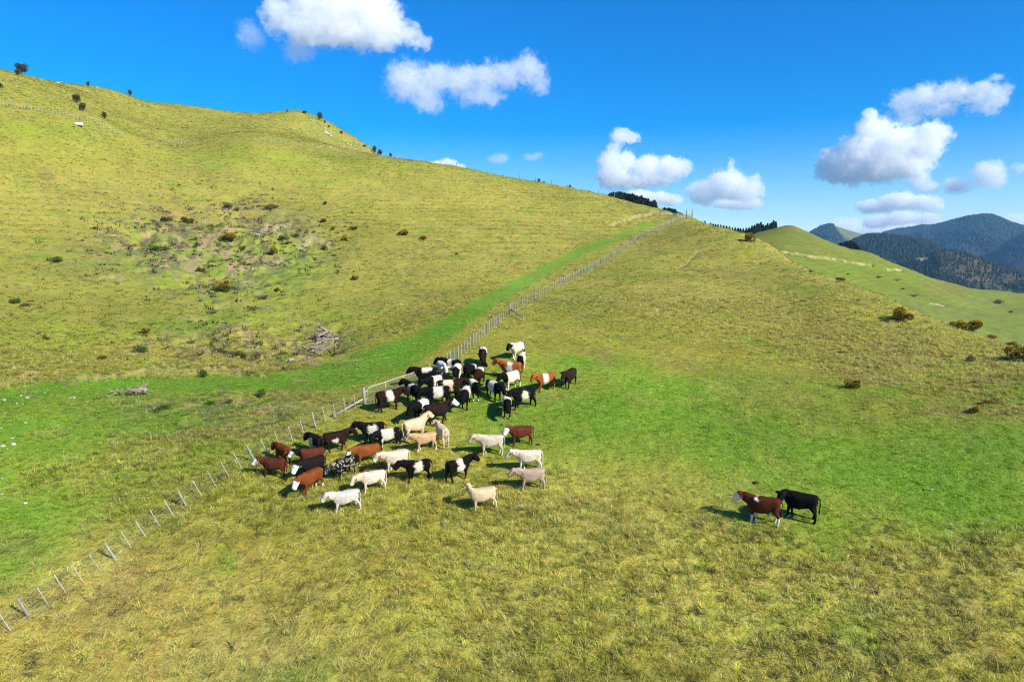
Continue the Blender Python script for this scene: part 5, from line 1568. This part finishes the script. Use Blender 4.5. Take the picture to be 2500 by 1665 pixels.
m, nt, out = mat_new('grass_blade')
a1 = nd(nt, 'ShaderNodeAttribute', attribute_name='blade')
a2 = nd(nt, 'ShaderNodeAttribute', attribute_name='tint'); a2.attribute_type = 'INSTANCER'
c = mix_rgb(nt, a1.outputs['Color'], a2.outputs['Color'], 1.0, 'MULTIPLY')
ge = nd(nt, 'ShaderNodeNewGeometry')
nv = nd(nt, 'ShaderNodeVectorMath', operation='SCALE'); nt.links.new(ge.outputs['Normal'], nv.inputs[0]); nv.inputs['Scale'].default_value = .45
nu = nd(nt, 'ShaderNodeVectorMath', operation='ADD'); nt.links.new(nv.outputs[0], nu.inputs[0]); nu.inputs[1].default_value = (0, 0, .8)
nn = nd(nt, 'ShaderNodeVectorMath', operation='NORMALIZE'); nt.links.new(nu.outputs[0], nn.inputs[0])
df = nd(nt, 'ShaderNodeBsdfPrincipled'); nt.links.new(nn.outputs[0], df.inputs['Normal']); df.inputs['Roughness'].default_value = .6; df.inputs['Specular IOR Level'].default_value = .2
tl = nd(nt, 'ShaderNodeBsdfTranslucent'); nt.links.new(c, df.inputs['Base Color']); nt.links.new(c, tl.inputs['Color'])
mx = nd(nt, 'ShaderNodeMixShader'); mx.inputs[0].default_value = .42
nt.links.new(df.outputs[0], mx.inputs[1]); nt.links.new(tl.outputs[0], mx.inputs[2]); nt.links.new(mx.outputs[0], out.inputs['Surface'])
M_GRASS = m

STRAWY = ((1.2, 1.1, 1.15), (1.05, 1.05, 1.0), (.8, .95, .8), (1.3, 1.2, 1.35), (.7, .75, .65))
GREENY = ((1, 1, 1), (.85, 1.0, .8), (1.15, 1.1, .9), (1.3, 1.15, 1.0))
protos = []
for s in range(3): protos.append(tuft_mesh('turf_tuft', 200 + s, 22, .24, .05, .12, .020, 1.1, pal=GREENY))
for s in range(4): protos.append(tuft_mesh('tussock', 210 + s, 34, .17, .20, .42, .018, .85, pal=STRAWY))
for s in range(3): protos.append(tuft_mesh('swept_grass', 220 + s, 30, .26, .35, .75, .017, .35, 1.5, pal=STRAWY))
for s in range(3): protos.append(tuft_mesh('far_tussock', 230 + s, 16, .30, .15, .34, .07, .9, pal=STRAWY))
proto_col = bpy.data.collections.new('grass_tufts')
for i, me in enumerate(protos):
    o = bpy.data.objects.new('tuft_%02d' % i, me); proto_col.objects.link(o)

def scatter(name, label, P, idx, rot, scl, tint):
    n = len(P)
    me = bpy.data.meshes.new(name); me.vertices.add(n); me.vertices.foreach_set('co', P.astype(np.float32).ravel())
    for nm, ty, dat in (('pick', 'INT', idx.astype(np.int32)), ('rot', 'FLOAT_VECTOR', rot.astype(np.float32)), ('scl', 'FLOAT_VECTOR', scl.astype(np.float32))):
        at = me.attributes.new(nm, ty, 'POINT'); at.data.foreach_set('value' if ty == 'INT' else 'vector', dat.ravel())
    at = me.attributes.new('tint', 'FLOAT_COLOR', 'POINT'); c4 = np.ones((n, 4), np.float32); c4[:, :3] = tint; at.data.foreach_set('color', c4.ravel())
    o = bpy.data.objects.new(name, me); COL.objects.link(o); tag(o, label, None, None, 'stuff')
    ng = bpy.data.node_groups.new(name, 'GeometryNodeTree')
    ng.interface.new_socket('Geometry', in_out='INPUT', socket_type='NodeSocketGeometry'); ng.interface.new_socket('Geometry', in_out='OUTPUT', socket_type='NodeSocketGeometry')
    gi = ng.nodes.new('NodeGroupInput'); go = ng.nodes.new('NodeGroupOutput')
    ip = ng.nodes.new('GeometryNodeInstanceOnPoints'); ci = ng.nodes.new('GeometryNodeCollectionInfo')
    ci.inputs['Collection'].default_value = proto_col; ci.inputs['Separate Children'].default_value = True; ci.inputs['Reset Children'].default_value = True
    def na(nm, ty):
        x = ng.nodes.new('GeometryNodeInputNamedAttribute'); x.data_type = ty; x.inputs['Name'].default_value = nm
        return [s for s in x.outputs if s.enabled and s.name == 'Attribute'][0]
    ng.links.new(gi.outputs[0], ip.inputs['Points']); ng.links.new(ci.outputs[0], ip.inputs['Instance'])
    ip.inputs['Pick Instance'].default_value = True
    ng.links.new(na('pick', 'INT'), ip.inputs['Instance Index'])
    ng.links.new(na('rot', 'FLOAT_VECTOR'), ip.inputs['Rotation']); ng.links.new(na('scl', 'FLOAT_VECTOR'), ip.inputs['Scale'])
    ng.links.new(ip.outputs[0], go.inputs[0])
    md = o.modifiers.new('scatter', 'NODES'); md.node_group = ng
    return o

def ring_points(g, n, r0, r1, half):
    r = np.sqrt(g.uniform(r0 * r0, r1 * r1, n)); th = g.uniform(-half, half, n)
    return th, r

g = np.random.default_rng(99)
HALF = .69
def field(n, r0, r1):
    th, r = ring_points(g, n, r0, r1, HALF)
    z = H(th, r); x = r * np.sin(th); y = r * np.cos(th)
    px, py = project(x, y, z)
    k = (px > -60) & (px < 2560) & (py < 1730)
    th, r, x, y, z, px, py = [v[k] for v in (th, r, x, y, z, px, py)]
    col, sw = turf(px, py, x, y)
    return x, y, z, px, py, col, sw
def jitter_tint(col, g, lo=.75, hi=1.3):
    return np.clip(col * g.uniform(lo, hi, (len(col), 1)) * (1 + g.normal(0, .07, (len(col), 3))), 0, 1)

# near field
x, y, z, px, py, col, sw = field(NEAR_N, 20, 104)
lush = np.clip((col[:, 1] / np.maximum(col[:, 0], 1e-4) - 1.05) / .8, 0, 1)         # 1 on grazed green sward
n1 = fbm2(x / 2.3, y / 2.3, 301, 3); n2 = fbm2(x / 7, y / 7, 303, 3)
grazed = np.exp(-((((px - 1300) / 620) ** 2 + ((py - 960) / 190) ** 2) ** 2)) + np.exp(-((((px - 1900) / 620) ** 2 + ((py - 1080) / 190) ** 2) ** 2))
rough = np.clip(1 - lush * 1.25 + .5 * n1 - 1.1 * grazed, 0, 1)
u = g.uniform(0, 1, len(x))
sweptz = sstep(1150, 700, px + 120 * n2) * sstep(1210, 1330, py + 60 * n1)
pick = np.where(u < .30 + .6 * (1 - rough), g.integers(0, 3, len(x)), g.integers(3, 7, len(x)))
pick = np.where((g.uniform(0, 1, len(x)) < .55 * sweptz) & (rough > .4), g.integers(7, 10, len(x)), pick)
s = np.where(pick < 3, g.uniform(.7, 1.25, len(x)), g.uniform(.55, 1.15, len(x)) * (.65 + .5 * rough))
tint = jitter_tint(col, g)
straw_mix = (g.uniform(0, 1, len(x)) < .35 * rough)[:, None]
tint = np.where(straw_mix, tint * .5 + np.array((.31, .275, .10)) * .62, tint)
dk = (g.uniform(0, 1, len(x)) < (.05 + .12 * sstep(1300, 1900, px) * sstep(1220, 1330, py)) * rough)[:, None]  # dark rush tufts; the extra ones lower right stand in for shaded gaps
tint = np.where(dk, np.array((.060, .062, .022))[None] * g.uniform(.6, 1.2, (len(x), 1)), tint)
rz = np.where(pick >= 7, g.normal(.55, .45, len(x)), g.uniform(0, 6.28, len(x)))
keep = (sw < .45) & (g.uniform(0, 1, len(x)) < 1 - sstep(68, 104, np.hypot(x, y)))
tint = np.clip(tint * np.array((1.92, 1.90, 2.15)), 0, .9)
# trodden ground right under the cattle's feet stays short
cb = np.array(cow_bases)
rot = np.stack([g.normal(0, .12, len(x)), g.normal(0, .12, len(x)), rz], 1)
scl = np.stack([s, s, s * g.uniform(.75, 1.2, len(x)) * np.where(pick < 3, 1.0, .9)], 1)
scatter('pasture_grass', 'rough straw and green grass covering the near slope', np.stack([x, y, z], 1)[keep], pick[keep], rot[keep], scl[keep], tint[keep])

# hillside tussocks
x, y, z, px, py, col, sw = field(FAR_N, 72, 345)
n1 = fbm2(x / 5, y / 5, 311, 3)
lush = np.clip((col[:, 1] / np.maximum(col[:, 0], 1e-4) - 1.1) / .8, 0, 1)
keep = (sw < .4) & (g.uniform(0, 1, len(x)) < sstep(68, 104, np.hypot(x, y))) & (g.uniform(0, 1, len(x)) < np.clip(.75 + .8 * n1 - .75 * lush - .85 * slump(px, py), .03, 1)) & ~((np.abs(py - np.interp(px, [p_[0] for p_ in TRACK], [p_[1] for p_ in TRACK])) < np.interp(px, [p_[0] for p_ in TRACK], TRACK_W)) & (px < 1600))
pick = g.integers(10, 13, len(x))
s = g.uniform(.5, 1.25, len(x))
tint = jitter_tint(col, g, .78, 1.3) * 1.3
dk = (g.uniform(0, 1, len(x)) < .05)[:, None]
tint = np.where(dk, np.array((.10, .095, .035))[None] * g.uniform(.6, 1.2, (len(x), 1)), tint)
rot = np.stack([g.normal(0, .15, len(x)), g.normal(0, .15, len(x)), g.uniform(0, 6.28, len(x))], 1)
scl = np.stack([s, s, s * .55], 1)
scatter('hill_tussocks', 'small grass tussocks dotting the upper hillside', np.stack([x, y, z], 1)[keep], pick[keep], rot[keep], scl[keep], tint[keep])

# dead bracken and rushes on the broken ground
x, y, z, px, py, col, sw = field(60000, 72, 190)
sl = slump(px, py)
keep = g.uniform(0, 1, len(x)) < sl * np.clip(.35 + 1.4 * fbm2(x / 3.2, y / 3.2, 331, 3), 0, 1) * .5
x, y, z, col = x[keep], y[keep], z[keep], col[keep]; n = len(x)
tn = np.array(((.15, .115, .06), (.10, .085, .04), (.08, .10, .03), (.24, .19, .10), (.06, .11, .02)))[g.integers(0, 5, n)] * g.uniform(.6, 1.3, (n, 1))
s = g.uniform(.6, 1.7, n)
scatter('bracken_scrub', 'brown bracken and rushes on the slipped hillside', np.stack([x, y, z], 1), g.integers(10, 13, n), np.stack([g.normal(0, .2, n), g.normal(0, .2, n), g.uniform(0, 6.28, n)], 1), np.stack([s, s, s * g.uniform(.8, 1.6, n)], 1), tn)

# white clover heads on the grazed sward
x, y, z, px, py, col, sw = field(30000, 28, 95)
lush = np.clip((col[:, 1] / np.maximum(col[:, 0], 1e-4) - 1.25) / .7, 0, 1)
keep = (g.uniform(0, 1, len(x)) < .12 * lush * np.clip(.4 + 1.6 * fbm2(x / 3, y / 3, 321, 3), 0, 1)) & (sw < .3)
x, y, z = x[keep], y[keep], z[keep] + .10; n = len(x)
s = g.uniform(.02, .045, n); k = 5
V = np.zeros((n, k + 1, 3)); V[:, k] = np.stack([x, y, z + s * .8], 1)
for j in range(k):
    a = j * 2 * math.pi / k; V[:, j] = np.stack([x + s * math.cos(a), y + s * math.sin(a), z], 1)
b = (np.arange(n) * (k + 1)); fs = [np.stack([b + j, b + (j + 1) % k, b + k], 1) for j in range(k)]
me = np_mesh('clover_flowers', V.reshape(-1, 3), np.concatenate(fs), False)
tag(link('clover_flowers', me, None, simple_mat('clover_white', (.66, .64, .45), .8, .1, 5)), 'tiny white clover flowers sprinkled over the green sward', None, None, 'stuff')
